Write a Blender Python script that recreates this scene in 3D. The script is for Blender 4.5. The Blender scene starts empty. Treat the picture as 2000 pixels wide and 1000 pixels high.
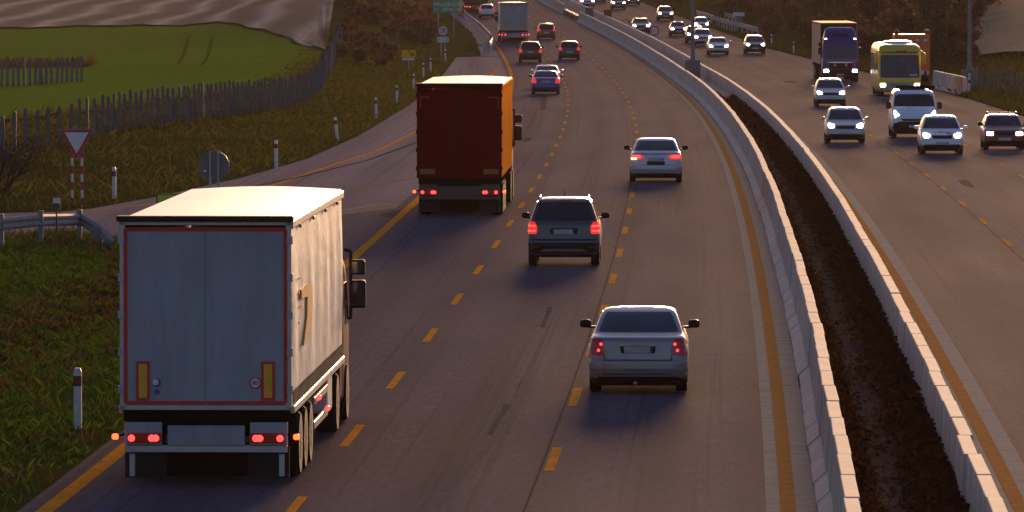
import bpy, bmesh, math, random
import numpy as np
from mathutils import Vector, Matrix
random.seed(7); RNG = np.random.default_rng(7)
SC = bpy.context.scene; COL = SC.collection
R = math.radians
# ------------------------------------------------------------------ camera
F_PX = 14000.0; HOR = 585.0; CAM_H = 8.0
PITCH = math.atan(HOR / F_PX)
cam = bpy.data.cameras.new('camera'); cam.sensor_width = 36.0; cam.lens = 36.0 * F_PX / 2000.0
cam.clip_start = 1.0; cam.clip_end = 12000.0
camo = bpy.data.objects.new('camera', cam); COL.objects.link(camo)
camo.location = (0, 0, CAM_H); camo.rotation_euler = (R(90) - PITCH, 0, 0)
SC.camera = camo
# ------------------------------------------------------------------ sky and sun
SUN_EL, SUN_AZ = R(4.4), R(4.4)
W = bpy.data.worlds.new("World"); SC.world = W; W.use_nodes = True
nt = W.node_tree; bg = nt.nodes['Background']
sky = nt.nodes.new('ShaderNodeTexSky'); sky.sky_type = 'NISHITA'; sky.sun_disc = False
sky.sun_elevation = SUN_EL; sky.sun_rotation = SUN_AZ; sky.air_density = 1.0; sky.dust_density = 1.0; sky.ozone_density = 2.5
tint = nt.nodes.new('ShaderNodeMix'); tint.data_type = 'RGBA'; tint.blend_type = 'MULTIPLY'; tint.inputs[0].default_value = 1.0; tint.inputs[7].default_value = (.97, .83, 1.02, 1)
nt.links.new(sky.outputs[0], tint.inputs[6]); nt.links.new(tint.outputs[2], bg.inputs[0]); bg.inputs[1].default_value = 0.10
sun = bpy.data.lights.new('sun', 'SUN'); sun.energy = 5.0; sun.angle = R(8.0); sun.color = (1.0, 0.60, 0.31)
suno = bpy.data.objects.new('sun', sun); COL.objects.link(suno)
sd = Vector((math.sin(SUN_AZ) * math.cos(SUN_EL), math.cos(SUN_AZ) * math.cos(SUN_EL), math.sin(SUN_EL)))
suno.rotation_euler = sd.to_track_quat('Z', 'Y').to_euler(); suno.location = (30, 200, 60)
SC.view_settings.view_transform = 'Standard'; SC.view_settings.look = 'None'
SC.view_settings.exposure = 1.0; SC.view_settings.gamma = 1.0
SC.render.engine = 'CYCLES'
SC.cycles.max_bounces = 6; SC.cycles.volume_bounces = 0; SC.cycles.caustics_reflective = False; SC.cycles.caustics_refractive = False
SC.cycles.sample_clamp_indirect = 4.0

# ------------------------------------------------------------------ land and road shape
KD = [0, 220, 270, 329, 409, 490, 560, 640, 700, 760, 833, 890, 1000, 1300, 4000]
KZ = [0, 0, -.08, -.23, -.45, -.60, -.42, .1, .6, 1.2, 1.95, 2.5, 3.6, 6.5, 34]
_d = np.arange(0, 4001, 2.0); _z = np.interp(_d, KD, KZ)
_k = np.hanning(21); _k /= _k.sum(); _zp = np.convolve(np.pad(_z, 10, mode='edge'), _k, 'valid')
def prof(D): return np.interp(D, _d, _zp)
PC = np.array([1.74739478, 0.21943139, -2.93640155, -7.96813956, 3.77648319, 3.12760583])
def XA(D):
    D = np.asarray(D, float); c = np.clip(D, 80, 890); u = (c - 400) / 400
    sl = np.polyval(np.polyder(PC), u) / 400
    return np.polyval(PC, u) + sl * (D - c)
def heading(D): return float((XA(D + 2) - XA(D - 2)) / 4)
def sstep(a, b, x):
    t = np.clip((np.asarray(x, float) - a) / (b - a), 0, 1); return t * t * (3 - 2 * t)
FE = np.array([(-700, -30), (-60, 203), (-30, 214), (-20, 220), (-13.7, 225.6), (-11.96, 239), (-9.76, 262.7), (-8.23, 288), (-7.05, 329),
               (-5.83, 408), (-5.1, 500), (-4.61, 586), (-3.0, 590), (-2.6, 640), (-3.6, 700), (-6.5, 800), (-9.6, 890), (-14.5, 1000), (-60, 2000), (-160, 4000)], float)
NE_D = [120, 180, 192, 200, 203.6, 210, 217, 222, 228]; NE_X = [-300, -60, -30, -14.3, -12.2, -9, -6.5, -5.3, -3.85]
GORE_D = [186, 190, 198, 203.6, 210, 217, 222, 228]; GORE_X = [-4.85, -5.6, -8, -12.2, -9, -6.5, -5.3, -3.85]
NEAR_X = [-300, -60, -30, -14.3, -12.2, -8, -5.6, -4.85]; NEAR_D = [120, 180, 192, 200, 203.6, 198, 190, 186]
def pave_left(D): return np.interp(D, [120, 203, 214, 220, 225.6, 239, 262.7, 288, 329, 408, 500, 586, 590], [-300, -60, -30, -20, -13.7, -11.96, -9.76, -8.23, -7.05, -5.83, -5.1, -4.61, -3.0])
def right_edge(D): return np.interp(D, [0, 480, 630, 5000], [23.9, 23.9, 19.8, 19.8])
def dist_far(X, D):
    X = np.asarray(X, float); D = np.asarray(D, float)
    best = np.full(X.shape, 1e9); sg = np.ones(X.shape)
    for (ax, ay), (bx, by) in zip(FE[:-1], FE[1:]):
        vx, vy = bx - ax, by - ay; L2 = vx * vx + vy * vy
        t = np.clip(((X - ax) * vx + (D - ay) * vy) / L2, 0, 1)
        dx = X - (ax + t * vx); dy = D - (ay + t * vy); d = np.hypot(dx, dy)
        s = np.where(vx * dy - vy * dx > 0, 1.0, -1.0); m = d < best
        best = np.where(m, d, best); sg = np.where(m, s, sg)
    return best * sg
def wob(X, D, s): return np.sin(X * s * 1.7 + D * s * .6) * np.cos(D * s * .9 - X * s * .4) + .5 * np.sin(X * s * 3.1 - D * s * 1.3 + 1)
def relief(X, D):
    X = np.asarray(X, float); D = np.asarray(D, float); xa = XA(D)
    h = np.full(X.shape, -.06)
    d1 = dist_far(X, D)
    h1 = .10 * sstep(0, .6, d1) + .95 * sstep(.8, 9, d1) + .10 * wob(X, D, .9) * sstep(1, 5, d1) * (1 - sstep(12, 18, d1))
    h1 += 2.0 * sstep(5, 14, d1) * sstep(560, 680, D) * (1 - sstep(16, 30, d1))
    h = np.where(d1 > 0, h + h1, h)
    d2 = np.minimum(xa - 3.9 - X, np.where(D < 228, np.interp(X, NEAR_X, NEAR_D) - D, -1) * .6)
    dr = xa - 3.9 - X
    h2 = .10 * sstep(0, .5, d2) - .42 * np.exp(-((dr - 4.6) / 1.3) ** 2) * sstep(0, 2, d2) + .30 * sstep(5, 8.5, dr) * sstep(0, 3, d2) + .05 * wob(X, D, 1.3) * sstep(.3, 2, d2)
    h = np.where(d2 > 0, h + h2, h)
    d3 = X - xa - right_edge(D)
    h3 = .10 * sstep(0, .5, d3) + .5 * sstep(.5, 5, d3) + 3.2 * sstep(3, 26, d3) * sstep(500, 600, D) + .08 * wob(X, D, .8) * sstep(1, 4, d3)
    h = np.where(d3 > 0, h + h3, h)
    return h
def ground(X, D): return prof(D) + relief(X, D)
def gz(x, y): return float(ground(np.array([x]), np.array([y]))[0])
def hit(px, py, dz=0.0):
    """point of the ground seen at a photograph pixel"""
    a = (px - 1000) / F_PX; b = (500 - py) / F_PX
    dy = math.cos(PITCH) + b * math.sin(PITCH); dzz = -math.sin(PITCH) + b * math.cos(PITCH)
    t = np.arange(85, 1600, .25); X = a * t; Y = dy * t; Z = CAM_H + dzz * t
    g = ground(X, Y) + dz; i = int(np.argmax(Z <= g + .06 * (relief(X, Y) < -.05)))
    return Vector((X[i], Y[i], max(float(g[i]), float(prof(Y[i])) if relief(X[i:i+1], Y[i:i+1])[0] < -.03 else -99)))
def scale_at(P): return F_PX / P.y

# ------------------------------------------------------------------ object helpers
def tag(o, label=None, cat=None, group=None, kind=None):
    if label: o['label'] = label
    if cat: o['category'] = cat
    if group: o['group'] = group
    if kind: o['kind'] = kind
    return o
def empty(name, loc, rz=0.0, sc=1.0):
    o = bpy.data.objects.new(name, None); COL.objects.link(o)
    o.location = loc; o.rotation_euler = (0, 0, rz); o.scale = (sc, sc, sc); o.empty_display_size = .3
    return o
def link(name, me, parent=None, loc=None):
    o = bpy.data.objects.new(name, me); COL.objects.link(o)
    if parent is not None: o.parent = parent
    if loc is not None: o.location = loc
    return o
def children(o): return [c for c in bpy.data.objects if c.parent == o]
def copy_tree(o, parent=None, kids=None):
    c = o.copy(); COL.objects.link(c)
    if parent is not None: c.parent = parent
    for ch in list(o.children): copy_tree(ch, c)
    return c
class MB:
    def __init__(s): s.v = []; s.f = []; s.m = []
    def add(s, vs, fs, mi=0):
        n = len(s.v); s.v += [tuple(map(float, v)) for v in vs]; s.f += [tuple(i + n for i in f) for f in fs]; s.m += [mi] * len(fs); return s
    def box(s, c, d, mi=0, rz=0.0, rx=0.0):
        x, y, z = d[0] / 2, d[1] / 2, d[2] / 2
        vs = [Vector((i, j, k)) for k in (-z, z) for j in (-y, y) for i in (-x, x)]
        m = Matrix.Rotation(rz, 3, 'Z') @ Matrix.Rotation(rx, 3, 'X')
        return s.add([m @ v + Vector(c) for v in vs], [(0, 2, 3, 1), (4, 5, 7, 6), (0, 1, 5, 4), (2, 6, 7, 3), (0, 4, 6, 2), (1, 3, 7, 5)], mi)
    def tube(s, p, q, r0, r1=None, n=10, cap=True, mi=0):
        p, q = Vector(p), Vector(q); r1 = r0 if r1 is None else r1
        a = (q - p).normalized(); u = a.orthogonal().normalized(); w = a.cross(u)
        vs = []
        for c, r in ((p, r0), (q, r1)):
            for i in range(n):
                t = 2 * math.pi * i / n; vs.append(c + r * (math.cos(t) * u + math.sin(t) * w))
        fs = [(i, (i + 1) % n, n + (i + 1) % n, n + i) for i in range(n)]
        if cap: fs += [tuple(range(n - 1, -1, -1)), tuple(range(n, 2 * n))]
        return s.add(vs, fs, mi)
    def lathe(s, prof_, axis='x', c=(0, 0, 0), n=20, mi=0):
        vs = []
        for (h, r) in prof_:
            for i in range(n):
                t = 2 * math.pi * i / n; a, b = r * math.cos(t), r * math.sin(t)
                vs.append({'x': (h, a, b), 'y': (a, h, b), 'z': (a, b, h)}[axis])
        vs = [Vector(v) + Vector(c) for v in vs]; k = len(prof_)
        fs = [(j * n + i, j * n + (i + 1) % n, (j + 1) * n + (i + 1) % n, (j + 1) * n + i) for j in range(k - 1) for i in range(n)]
        fs += [tuple(range(n - 1, -1, -1)), tuple(range((k - 1) * n, k * n))]
        return s.add(vs, fs, mi)
    def prism(s, pts, y0, y1, mi=0):
        """polygon in x,z swept along y"""
        n = len(pts); vs = [(x, y0, z) for x, z in pts] + [(x, y1, z) for x, z in pts]
        fs = [tuple(range(n)), tuple(range(2 * n - 1, n - 1, -1))] + [(i, n + i, n + (i + 1) % n, (i + 1) % n) for i in range(n)]
        return s.add(vs, fs, mi)
    def prismx(s, pts, x0, x1, mi=0):
        n = len(pts); vs = [(x0, y, z) for y, z in pts] + [(x1, y, z) for y, z in pts]
        fs = [tuple(range(n)), tuple(range(2 * n - 1, n - 1, -1))] + [(i, n + i, n + (i + 1) % n, (i + 1) % n) for i in range(n)]
        return s.add(vs, fs, mi)
    def mesh(s, name, mats, smooth=False):
        me = bpy.data.meshes.new(name); me.from_pydata(s.v, [], s.f)
        for m in (mats if isinstance(mats, (list, tuple)) else [mats]): me.materials.append(m)
        if any(s.m): me.polygons.foreach_set('material_index', s.m)
        bm = bmesh.new(); bm.from_mesh(me); bmesh.ops.recalc_face_normals(bm, faces=bm.faces)
        bm.to_mesh(me); bm.free()
        if smooth:
            me.polygons.foreach_set('use_smooth', [True] * len(me.polygons))
            try: me.set_sharp_from_angle(angle=R(38))
            except Exception: pass
        me.update(); return me
    def build(s, name, mats, parent=None, bevel=0.0, smooth=False, loc=None):
        o = link(name, s.mesh(name, mats, smooth), parent, loc)
        if bevel:
            b = o.modifiers.new('bevel', 'BEVEL'); b.width = bevel; b.segments = 2; b.limit_method = 'ANGLE'; b.angle_limit = R(40)
        return o
def np_mesh(name, V, Fc, mat, parent=None, smooth=False, uv=None):
    me = bpy.data.meshes.new(name); V = np.asarray(V, np.float32); Fc = np.asarray(Fc, np.int32); k = Fc.shape[1]
    me.vertices.add(len(V)); me.vertices.foreach_set('co', V.ravel())
    me.loops.add(Fc.size); me.loops.foreach_set('vertex_index', Fc.ravel())
    me.polygons.add(len(Fc)); me.polygons.foreach_set('loop_start', np.arange(0, Fc.size, k, dtype=np.int32)); me.polygons.foreach_set('loop_total', np.full(len(Fc), k, np.int32))
    if uv is not None:
        l = me.uv_layers.new(name='UVMap'); l.data.foreach_set('uv', np.asarray(uv, np.float32)[Fc.ravel()].ravel())
    me.materials.append(mat)
    if smooth: me.polygons.foreach_set('use_smooth', [True] * len(Fc))
    me.update(calc_edges=True); me.validate(); return link(name, me, parent)

# ------------------------------------------------------------------ materials
class NM:
    def __init__(s, name):
        s.m = bpy.data.materials.new(name); s.m.use_nodes = True; s.t = s.m.node_tree; s.b = s.t.nodes['Principled BSDF']
    def n(s, typ, **k):
        o = s.t.nodes.new(typ)
        for a, b in k.items():
            if isinstance(b, tuple) and a == 'inp': o.inputs[b[0]].default_value = b[1]
            else: setattr(o, a, b)
        return o
    def l(s, a, b): s.t.links.new(a, b)
    def coord(s, kind='Object', sc=(1, 1, 1)):
        tc = s.n('ShaderNodeTexCoord'); mp = s.n('ShaderNodeMapping'); mp.inputs['Scale'].default_value = sc
        s.l(tc.outputs[kind], mp.inputs[0]); return mp.outputs[0]
    def noise(s, vec, scale, detail=4, rough=.55, dist=0):
        o = s.n('ShaderNodeTexNoise'); o.inputs['Scale'].default_value = scale; o.inputs['Detail'].default_value = detail
        o.inputs['Roughness'].default_value = rough; o.inputs['Distortion'].default_value = dist
        if vec is not None: s.l(vec, o.inputs['Vector'])
        return o.outputs['Fac']
    def ramp(s, fac, stops):
        o = s.n('ShaderNodeValToRGB'); e = o.color_ramp.elements
        while len(e) < len(stops): e.new(.5)
        for i, (p, c) in enumerate(stops): e[i].position = p; e[i].color = (*c, 1) if len(c) == 3 else c
        s.l(fac, o.inputs[0]); return o.outputs[0]
    def mix(s, fac, a, b, mode='MIX'):
        o = s.n('ShaderNodeMix', data_type='RGBA', blend_type=mode)
        if isinstance(fac, (int, float)): o.inputs[0].default_value = fac
        else: s.l(fac, o.inputs[0])
        for i, v in ((6, a), (7, b)):
            if isinstance(v, (tuple, list)): o.inputs[i].default_value = (*v[:3], 1)
            else: s.l(v, o.inputs[i])
        return o.outputs[2]
    def math(s, op, a, b=None, c=None, clamp=False):
        o = s.n('ShaderNodeMath', operation=op, use_clamp=clamp)
        for i, v in ((0, a), (1, b), (2, c)):
            if v is None: continue
            if isinstance(v, (int, float)): o.inputs[i].default_value = v
            else: s.l(v, o.inputs[i])
        return o.outputs[0]
    def base(s, c):
        if isinstance(c, (tuple, list)): s.b.inputs['Base Color'].default_value = (*c[:3], 1)
        else: s.l(c, s.b.inputs['Base Color'])
    def set(s, **k):
        for a, v in k.items():
            a = a.replace('_', ' ')
            if isinstance(v, (int, float, tuple)): s.b.inputs[a].default_value = v
            else: s.l(v, s.b.inputs[a])
        return s
    def bump(s, h, strength=.3, dist=.02):
        o = s.n('ShaderNodeBump'); o.inputs['Strength'].default_value = strength; o.inputs['Distance'].default_value = dist
        s.l(h, o.inputs['Height']); s.l(o.outputs[0], s.b.inputs['Normal'])
def P(name, col, rough=.5, metal=0.0, var=.12, scale=3.0, coat=0.0, emit=None, es=0.0, spec=.5, bump=0.0):
    k = NM(name); v = k.noise(k.coord('Object'), scale, 5)
    c = k.ramp(v, [(.3, tuple(max(0, x * (1 - var)) for x in col)), (.7, tuple(min(1, x * (1 + var)) for x in col))]); k.base(c)
    rr = k.math('MULTIPLY_ADD', v, .12, max(0, rough - .06))
    k.set(Roughness=rr, Metallic=float(metal)); k.b.inputs['Specular IOR Level'].default_value = spec
    if coat: k.b.inputs['Coat Weight'].default_value = coat; k.b.inputs['Coat Roughness'].default_value = .14
    if emit: k.b.inputs['Emission Color'].default_value = (*emit, 1); k.b.inputs['Emission Strength'].default_value = es
    if bump: k.bump(k.noise(k.coord('Object'), scale * 8, 4), bump, .01)
    return k.m
def add_gloss(m, c, rough=.6, tint=(1, 1, 1)):
    t = m.node_tree; o = [n for n in t.nodes if n.type == 'OUTPUT_MATERIAL'][0]; src = o.inputs[0].links[0].from_socket
    g = t.nodes.new('ShaderNodeBsdfGlossy'); g.inputs['Roughness'].default_value = rough; g.inputs[0].default_value = (c * tint[0], c * tint[1], c * tint[2], 1)
    a = t.nodes.new('ShaderNodeAddShader'); t.links.new(src, a.inputs[0]); t.links.new(g.outputs[0], a.inputs[1]); t.links.new(a.outputs[0], o.inputs[0])
def paint(name, col, metal=.35, rough=.36): return P(name, col, rough, metal, .06, 1.2, coat=.6)

MAT = {}
def build_mats():
    M = MAT
    # asphalt: lateral offset in u (metres), distance in v
    def asphalt(name, c0, tracks):
        k = NM(name); uv = k.coord('UV'); ob = k.coord('Object')
        big = k.noise(k.coord('UV', (.35, .03, 1)), 1.0, 5, .6); med = k.noise(k.coord('UV', (1.6, .05, 1)), 1.0, 6, .65); fine = k.noise(ob, 16, 3, .8); grit = k.noise(ob, 4.5, 2, .8)
        base = k.ramp(big, [(.25, tuple(x * .86 for x in c0)), (.5, c0), (.78, tuple(x * 1.12 for x in c0))])
        base = k.mix(.45, base, k.ramp(med, [(.3, tuple(x * .80 for x in c0)), (.7, tuple(x * 1.2 for x in c0))]))
        base = k.mix(.30, base, k.ramp(fine, [(.25, tuple(x * .35 for x in c0)), (.75, tuple(x * 2.0 for x in c0))]))
        base = k.mix(.22, base, k.ramp(grit, [(.3, tuple(x * .35 for x in c0)), (.72, tuple(x * 2.0 for x in c0))]))
        gr = k.noise(k.coord('UV', (7, .9, 1)), 1.0, 3, .8); base = k.mix(.45, base, k.ramp(gr, [(.3, tuple(x * .55 for x in c0)), (.7, tuple(x * 1.5 for x in c0))]))
        sx = k.n('ShaderNodeSeparateXYZ'); k.l(uv, sx.inputs[0])
        w = k.math('COSINE', k.math('MULTIPLY', sx.outputs[0], 2 * math.pi / (1.75 if tracks else 3)))
        tr = k.math('MULTIPLY', k.math('MULTIPLY_ADD', w, .5, .5), k.noise(k.coord('UV', (.5, .02, 1)), 1, 3))
        base = k.mix(k.math('MULTIPLY', tr, .75), base, tuple(x * .5 for x in c0))
        # dark tar seams and rubber marks running along the lanes
        sm = k.noise(k.coord('UV', (5.0, .012, 1)), 1, 3, .5, .3); seam = k.ramp(sm, [(.58, (0, 0, 0)), (.64, (1, 1, 1))])
        base = k.mix(k.math('MULTIPLY', seam, .35), base, tuple(x * .45 for x in c0))
        k.base(base)
        rg = k.math('MULTIPLY_ADD', big, .16, .74)
        k.set(Roughness=rg); k.b.inputs['Specular IOR Level'].default_value = 0.0
        g = k.n('ShaderNodeBsdfGlossy'); g.inputs['Roughness'].default_value = .6; k.l(k.ramp(big, [(.3, (.008, .008, .008)), (.7, (.013, .0122, .0115))]), g.inputs[0]); ad = k.n('ShaderNodeAddShader'); k.l(k.b.outputs[0], ad.inputs[0]); k.l(g.outputs[0], ad.inputs[1]); k.l(ad.outputs[0], [n for n in k.t.nodes if n.type == 'OUTPUT_MATERIAL'][0].inputs[0])
        k.bump(k.mix(.5, fine, grit), .55, .012); return k.m
    M['asphalt'] = asphalt('asphalt', (.128, .100, .116), True)
    M['asphalt_ramp'] = asphalt('asphalt_ramp', (.225, .185, .20), False)
    def conc(name, c0, streak=True, rough=.75):
        k = NM(name); ob = k.coord('Object'); oi = k.n('ShaderNodeObjectInfo')
        a = k.noise(ob, 1.6, 6, .65); s = k.noise(k.coord('Object', (6, 6, .6)), 1.5, 4, .6); f = k.noise(ob, 40, 3)
        c = k.ramp(a, [(.3, tuple(x * .72 for x in c0)), (.7, tuple(x * 1.2 for x in c0))])
        c = k.mix(k.math('MULTIPLY', k.ramp(s, [(.5, (0, 0, 0)), (.72, (1, 1, 1))]), .75 if streak else .15), c, tuple(x * .5 for x in c0))
        c = k.mix(k.math('MULTIPLY', oi.outputs['Random'], .35), c, tuple(x * .62 for x in c0))
        k.base(c); k.set(Roughness=rough); k.b.inputs['Specular IOR Level'].default_value = 0.0; k.bump(f, .25, .01); return k.m
    M['concrete'] = conc('concrete', (.62, .52, .45), rough=.6); M['gutter'] = conc('gutter_concrete', (.30, .29, .28), False, .8); M['block'] = conc('block_concrete', (.22, .21, .20))
    def line(name, c):
        k = NM(name); w = k.noise(k.coord('Object'), 2.2, 6, .7); w2 = k.noise(k.coord('Object'), 22, 3, .8)
        m = k.ramp(k.mix(.5, w, w2), [(.38, tuple(x * .35 + .02 for x in c)), (.52, c)])
        k.base(m); k.set(Roughness=.85); k.b.inputs['Specular IOR Level'].default_value = 0.0; return k.m
    M['yellow'] = line('yellow_line', (.72, .29, .02)); M['yellow_dull'] = line('dull_orange_line', (.40, .15, .018)); M['yellow_faint'] = line('worn_yellow_line', (.38, .20, .05)); M['white_line'] = line('worn_white_line', (.36, .35, .34))
    for n_, c_ in (('concrete', .065), ('gutter', .008), ('yellow', .006), ('yellow_faint', .006), ('yellow_dull', .006), ('white_line', .006)): add_gloss(M[n_], c_)
    M['tar'] = P('tar_seal', (.052, .042, .046), .8, var=.3, spec=0.0); M['patch'] = P('asphalt_patch', (.078, .062, .068), .85, var=.35, scale=2, spec=0.0)
    M['skid'] = P('rubber_marks', (.105, .084, .096), .9, var=.3, spec=0); add_gloss(M['skid'], .009)
    add_gloss(M['tar'], .006); add_gloss(M['patch'], .006)
    def land(name, cs, scale=.5, fine=3.0, bump=.8, stretch=(1, 1, 1)):
        k = NM(name); ob = k.coord('Object', stretch); a = k.noise(ob, scale, 6, .65); f = k.noise(k.coord('Object'), fine, 5, .7)
        c = k.mix(.5, k.ramp(a, [(.25, cs[0]), (.5, cs[1]), (.75, cs[2])]), k.ramp(f, [(.3, cs[0]), (.7, cs[2])]))
        k.base(c); k.set(Roughness=.95); k.b.inputs['Specular IOR Level'].default_value = 0.0; k.bump(f, bump, .15); return k
    M['verge'] = land('verge_grass', [(.040, .036, .012), (.040, .070, .008), (.080, .062, .022)], .35, 2.2).m
    k = land('green_field', [(.080, .135, .010), (.12, .19, .016), (.17, .235, .030)], .06, 1.0, .35, (1, .25, 1)); M['field'] = k.m
    M['track'] = P('field_track', (.075, .105, .012), .95, var=.4, spec=0)
    # harvested field: pale straw swaths wobbling away from the road
    k = NM('harvested_field'); ob = k.coord('Object', (1, 1, 1)); sx = k.n('ShaderNodeSeparateXYZ'); k.l(ob, sx.inputs[0])
    wb = k.math('PINGPONG', sx.outputs[1], 46.0)
    ph = k.math('ADD', k.math('MULTIPLY', sx.outputs[0], 2 * math.pi / 5.4), k.math('ADD', k.math('MULTIPLY', wb, .035), k.math('MULTIPLY', k.noise(k.coord('Object', (.06, .008, 1)), 1, 2), 2.5)))
    st = k.math('MULTIPLY_ADD', k.math('SINE', ph), .5, .5)
    st = k.math('MULTIPLY', k.math('POWER', st, 2.2), k.noise(k.coord('Object', (.8, .05, 1)), 1, 4, .7), clamp=True)
    bs = k.ramp(k.noise(k.coord('Object', (.05, .012, 1)), 1, 4), [(.35, (.22, .18, .10)), (.65, (.26, .185, .14))])
    k.base(k.mix(k.math('MULTIPLY', st, 1.1, clamp=True), bs, (.66, .54, .42))); k.set(Roughness=.95); k.b.inputs['Specular IOR Level'].default_value = 0.0
    M['stubble'] = k.m
    M['tan_field'] = land('tan_field', [(.40, .27, .14), (.48, .33, .18), (.54, .39, .22)], .05, .8, .3, (1, .2, 1)).m
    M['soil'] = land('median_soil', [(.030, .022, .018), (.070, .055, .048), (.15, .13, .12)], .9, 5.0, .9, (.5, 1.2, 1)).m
    def leafy(name, a, b, tr=.35):
        k = NM(name); g = k.n('ShaderNodeNewGeometry'); c = k.ramp(g.outputs['Random Per Island'], [(0, a), (1, b)]); k.base(c); k.set(Roughness=.8)
        k.b.inputs['Specular IOR Level'].default_value = 0.0
        t = k.n('ShaderNodeBsdfTranslucent'); k.l(c, t.inputs[0]); m = k.n('ShaderNodeMixShader'); m.inputs[0].default_value = tr
        out = [n for n in k.t.nodes if n.type == 'OUTPUT_MATERIAL'][0]
        k.l(k.b.outputs[0], m.inputs[1]); k.l(t.outputs[0], m.inputs[2]); k.l(m.outputs[0], out.inputs[0]); return k.m
    M['blade'] = leafy('grass_blades', (.028, .075, .006), (.080, .125, .014), .2); M['dry'] = leafy('dry_grass', (.055, .032, .018), (.13, .075, .042), .15); M['mixed'] = leafy('bank_grass', (.040, .066, .008), (.115, .080, .024), .2)
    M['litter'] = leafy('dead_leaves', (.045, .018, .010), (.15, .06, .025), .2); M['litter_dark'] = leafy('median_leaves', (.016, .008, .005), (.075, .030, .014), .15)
    M['brownleaf'] = leafy('brown_foliage', (.09, .045, .024), (.20, .11, .06), .2); M['oliveleaf'] = leafy('olive_foliage', (.08, .065, .028), (.16, .12, .055), .2)  # thicket foliage tones lightened to stand in for distant haze
    M['bark'] = P('bark', (.10, .07, .05), .9, var=.4, scale=6); M['darkbark'] = P('dark_bark', (.018, .014, .012), .9, var=.4)
    # vehicles
    for n, c in dict(silver=(.50, .50, .51), silver_warm=(.30, .275, .25), grey=(.075, .074, .078), blue=(.03, .045, .20), black=(.012, .012, .014), darkred=(.13, .012, .012), maroon=(.20, .022, .022), bronze=(.10, .055, .03), dark=(.03, .032, .036), pale=(.55, .56, .58), steel=(.25, .27, .30)).items():
        M[n] = paint('paint_' + n, c)
    M['white'] = paint('paint_white', (.84, .85, .87), 0.0, .3); M['buspaint'] = paint('paint_yellow', (.80, .52, .02), 0.0, .32); M['cabblue'] = paint('paint_cab_blue', (.022, .020, .17), .1, .3)
    M['worksorange'] = P('works_orange', (1.0, .14, .01), .45, var=.1); M['cabwhite'] = paint('paint_cab_white', (.7, .7, .7), 0, .3); M['cabred'] = paint('paint_cab_red', (.35, .02, .015), 0, .3); M['cabdark'] = paint('paint_cab_dark', (.05, .035, .03), 0, .4)
    k = NM('window_glass'); v = k.noise(k.coord('Object'), 2.5, 4, .6, .5); k.base(k.ramp(v, [(.35, (.010, .012, .017)), (.62, (.024, .028, .038)), (.8, (.05, .052, .058))])); k.set(Roughness=.07); k.b.inputs['IOR'].default_value = 1.5; M['glass'] = k.m  # bluish mottled base colour stands in for reflected sky
    M['mirror'] = P('mirror_glass', (.6, .6, .6), .05, 1.0, .05)
    M['plastic'] = P('black_plastic', (.008, .008, .009), .55, var=.3, spec=.25); M['tyre'] = P('tyre_rubber', (.009, .0085, .0085), .8, var=.3, scale=8, spec=.1); M['rim'] = P('wheel_rim', (.35, .35, .36), .35, .8); M['under'] = P('underbody', (.005, .005, .005), .9, spec=0)
    M['chrome'] = P('bright_trim', (.6, .6, .6), .2, 1.0); M['plate'] = P('number_plate', (.42, .42, .44), .45, var=.2, scale=20); M['plate_blue'] = P('plate_band', (.02, .04, .30), .45)
    M['tail'] = P('tail_lamp_lit', (.45, .012, .012), .2, emit=(1, .03, .025), es=.38, coat=.5); M['tail_dim'] = P('tail_lamp', (.13, .005, .007), .2, emit=(1, .02, .02), es=.02, coat=.6); M['spot'] = P('brake_bulb', (.6, .02, .02), .3, emit=(1, .035, .03), es=2.2)
    M['indicator'] = P('indicator_lit', (.9, .5, .05), .3, emit=(1, .62, .12), es=7.0); M['marker'] = P('marker_lamp', (.7, .05, .02), .3, emit=(1, .07, .02), es=2.6)
    M['head'] = P('headlamp_lit', (.9, .9, .9), .2, emit=(1, .96, .90), es=14.0); M['reflector_red'] = P('red_reflector', (.28, .01, .01), .3)
    M['tape'] = P('red_tape', (.62, .014, .012), .4, var=.15); M['platey'] = P('yellow_marker_plate', (.88, .42, .02), .4, var=.2)
    # tarpaulins
    def tarp(name, c, rough, folds):
        k = NM(name); v = k.noise(k.coord('Object', (1, .5, .12)), 1.1, 5, .6); k.base(k.ramp(v, [(.3, tuple(x * .86 for x in c)), (.7, tuple(min(1, x * 1.08) for x in c))])); k.set(Roughness=rough)
        k.bump(k.mix(.4, k.noise(k.coord('Object', (1, .55, .06)), 1.0, 3, .5), k.noise(k.coord('Object', (1, .5, 1.2)), 1.6, 3)), folds, .09); return k.m
    M['curtain_white'] = tarp('curtain_white', (.72, .70, .68), .42, .6); M['curtain_sunlit_red'] = tarp('curtain_sunlit_red', (.95, .30, .02), .5, .4); M['curtain_tan'] = tarp('curtain_tan', (.62, .45, .33), .45, .4); M['curtain_dark'] = tarp('curtain_dark', (.12, .08, .06), .5, .4)  # sun's orange glow is put into the red truck's curtain colour
    M['roof_dull'] = tarp('roof_dull', (.62, .56, .54), .7, .15); M['roof_dull'].node_tree.nodes['Principled BSDF'].inputs['Specular IOR Level'].default_value = .06; add_gloss(M['roof_dull'], .10, .6)
    M['roof_tarp'] = tarp('roof_tarp', (.82, .80, .76), .5, .10); b = M['roof_tarp'].node_tree.nodes['Principled BSDF']; b.inputs['Specular IOR Level'].default_value = .9; b.inputs['Coat Weight'].default_value = .35; b.inputs['Coat Roughness'].default_value = .42
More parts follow.
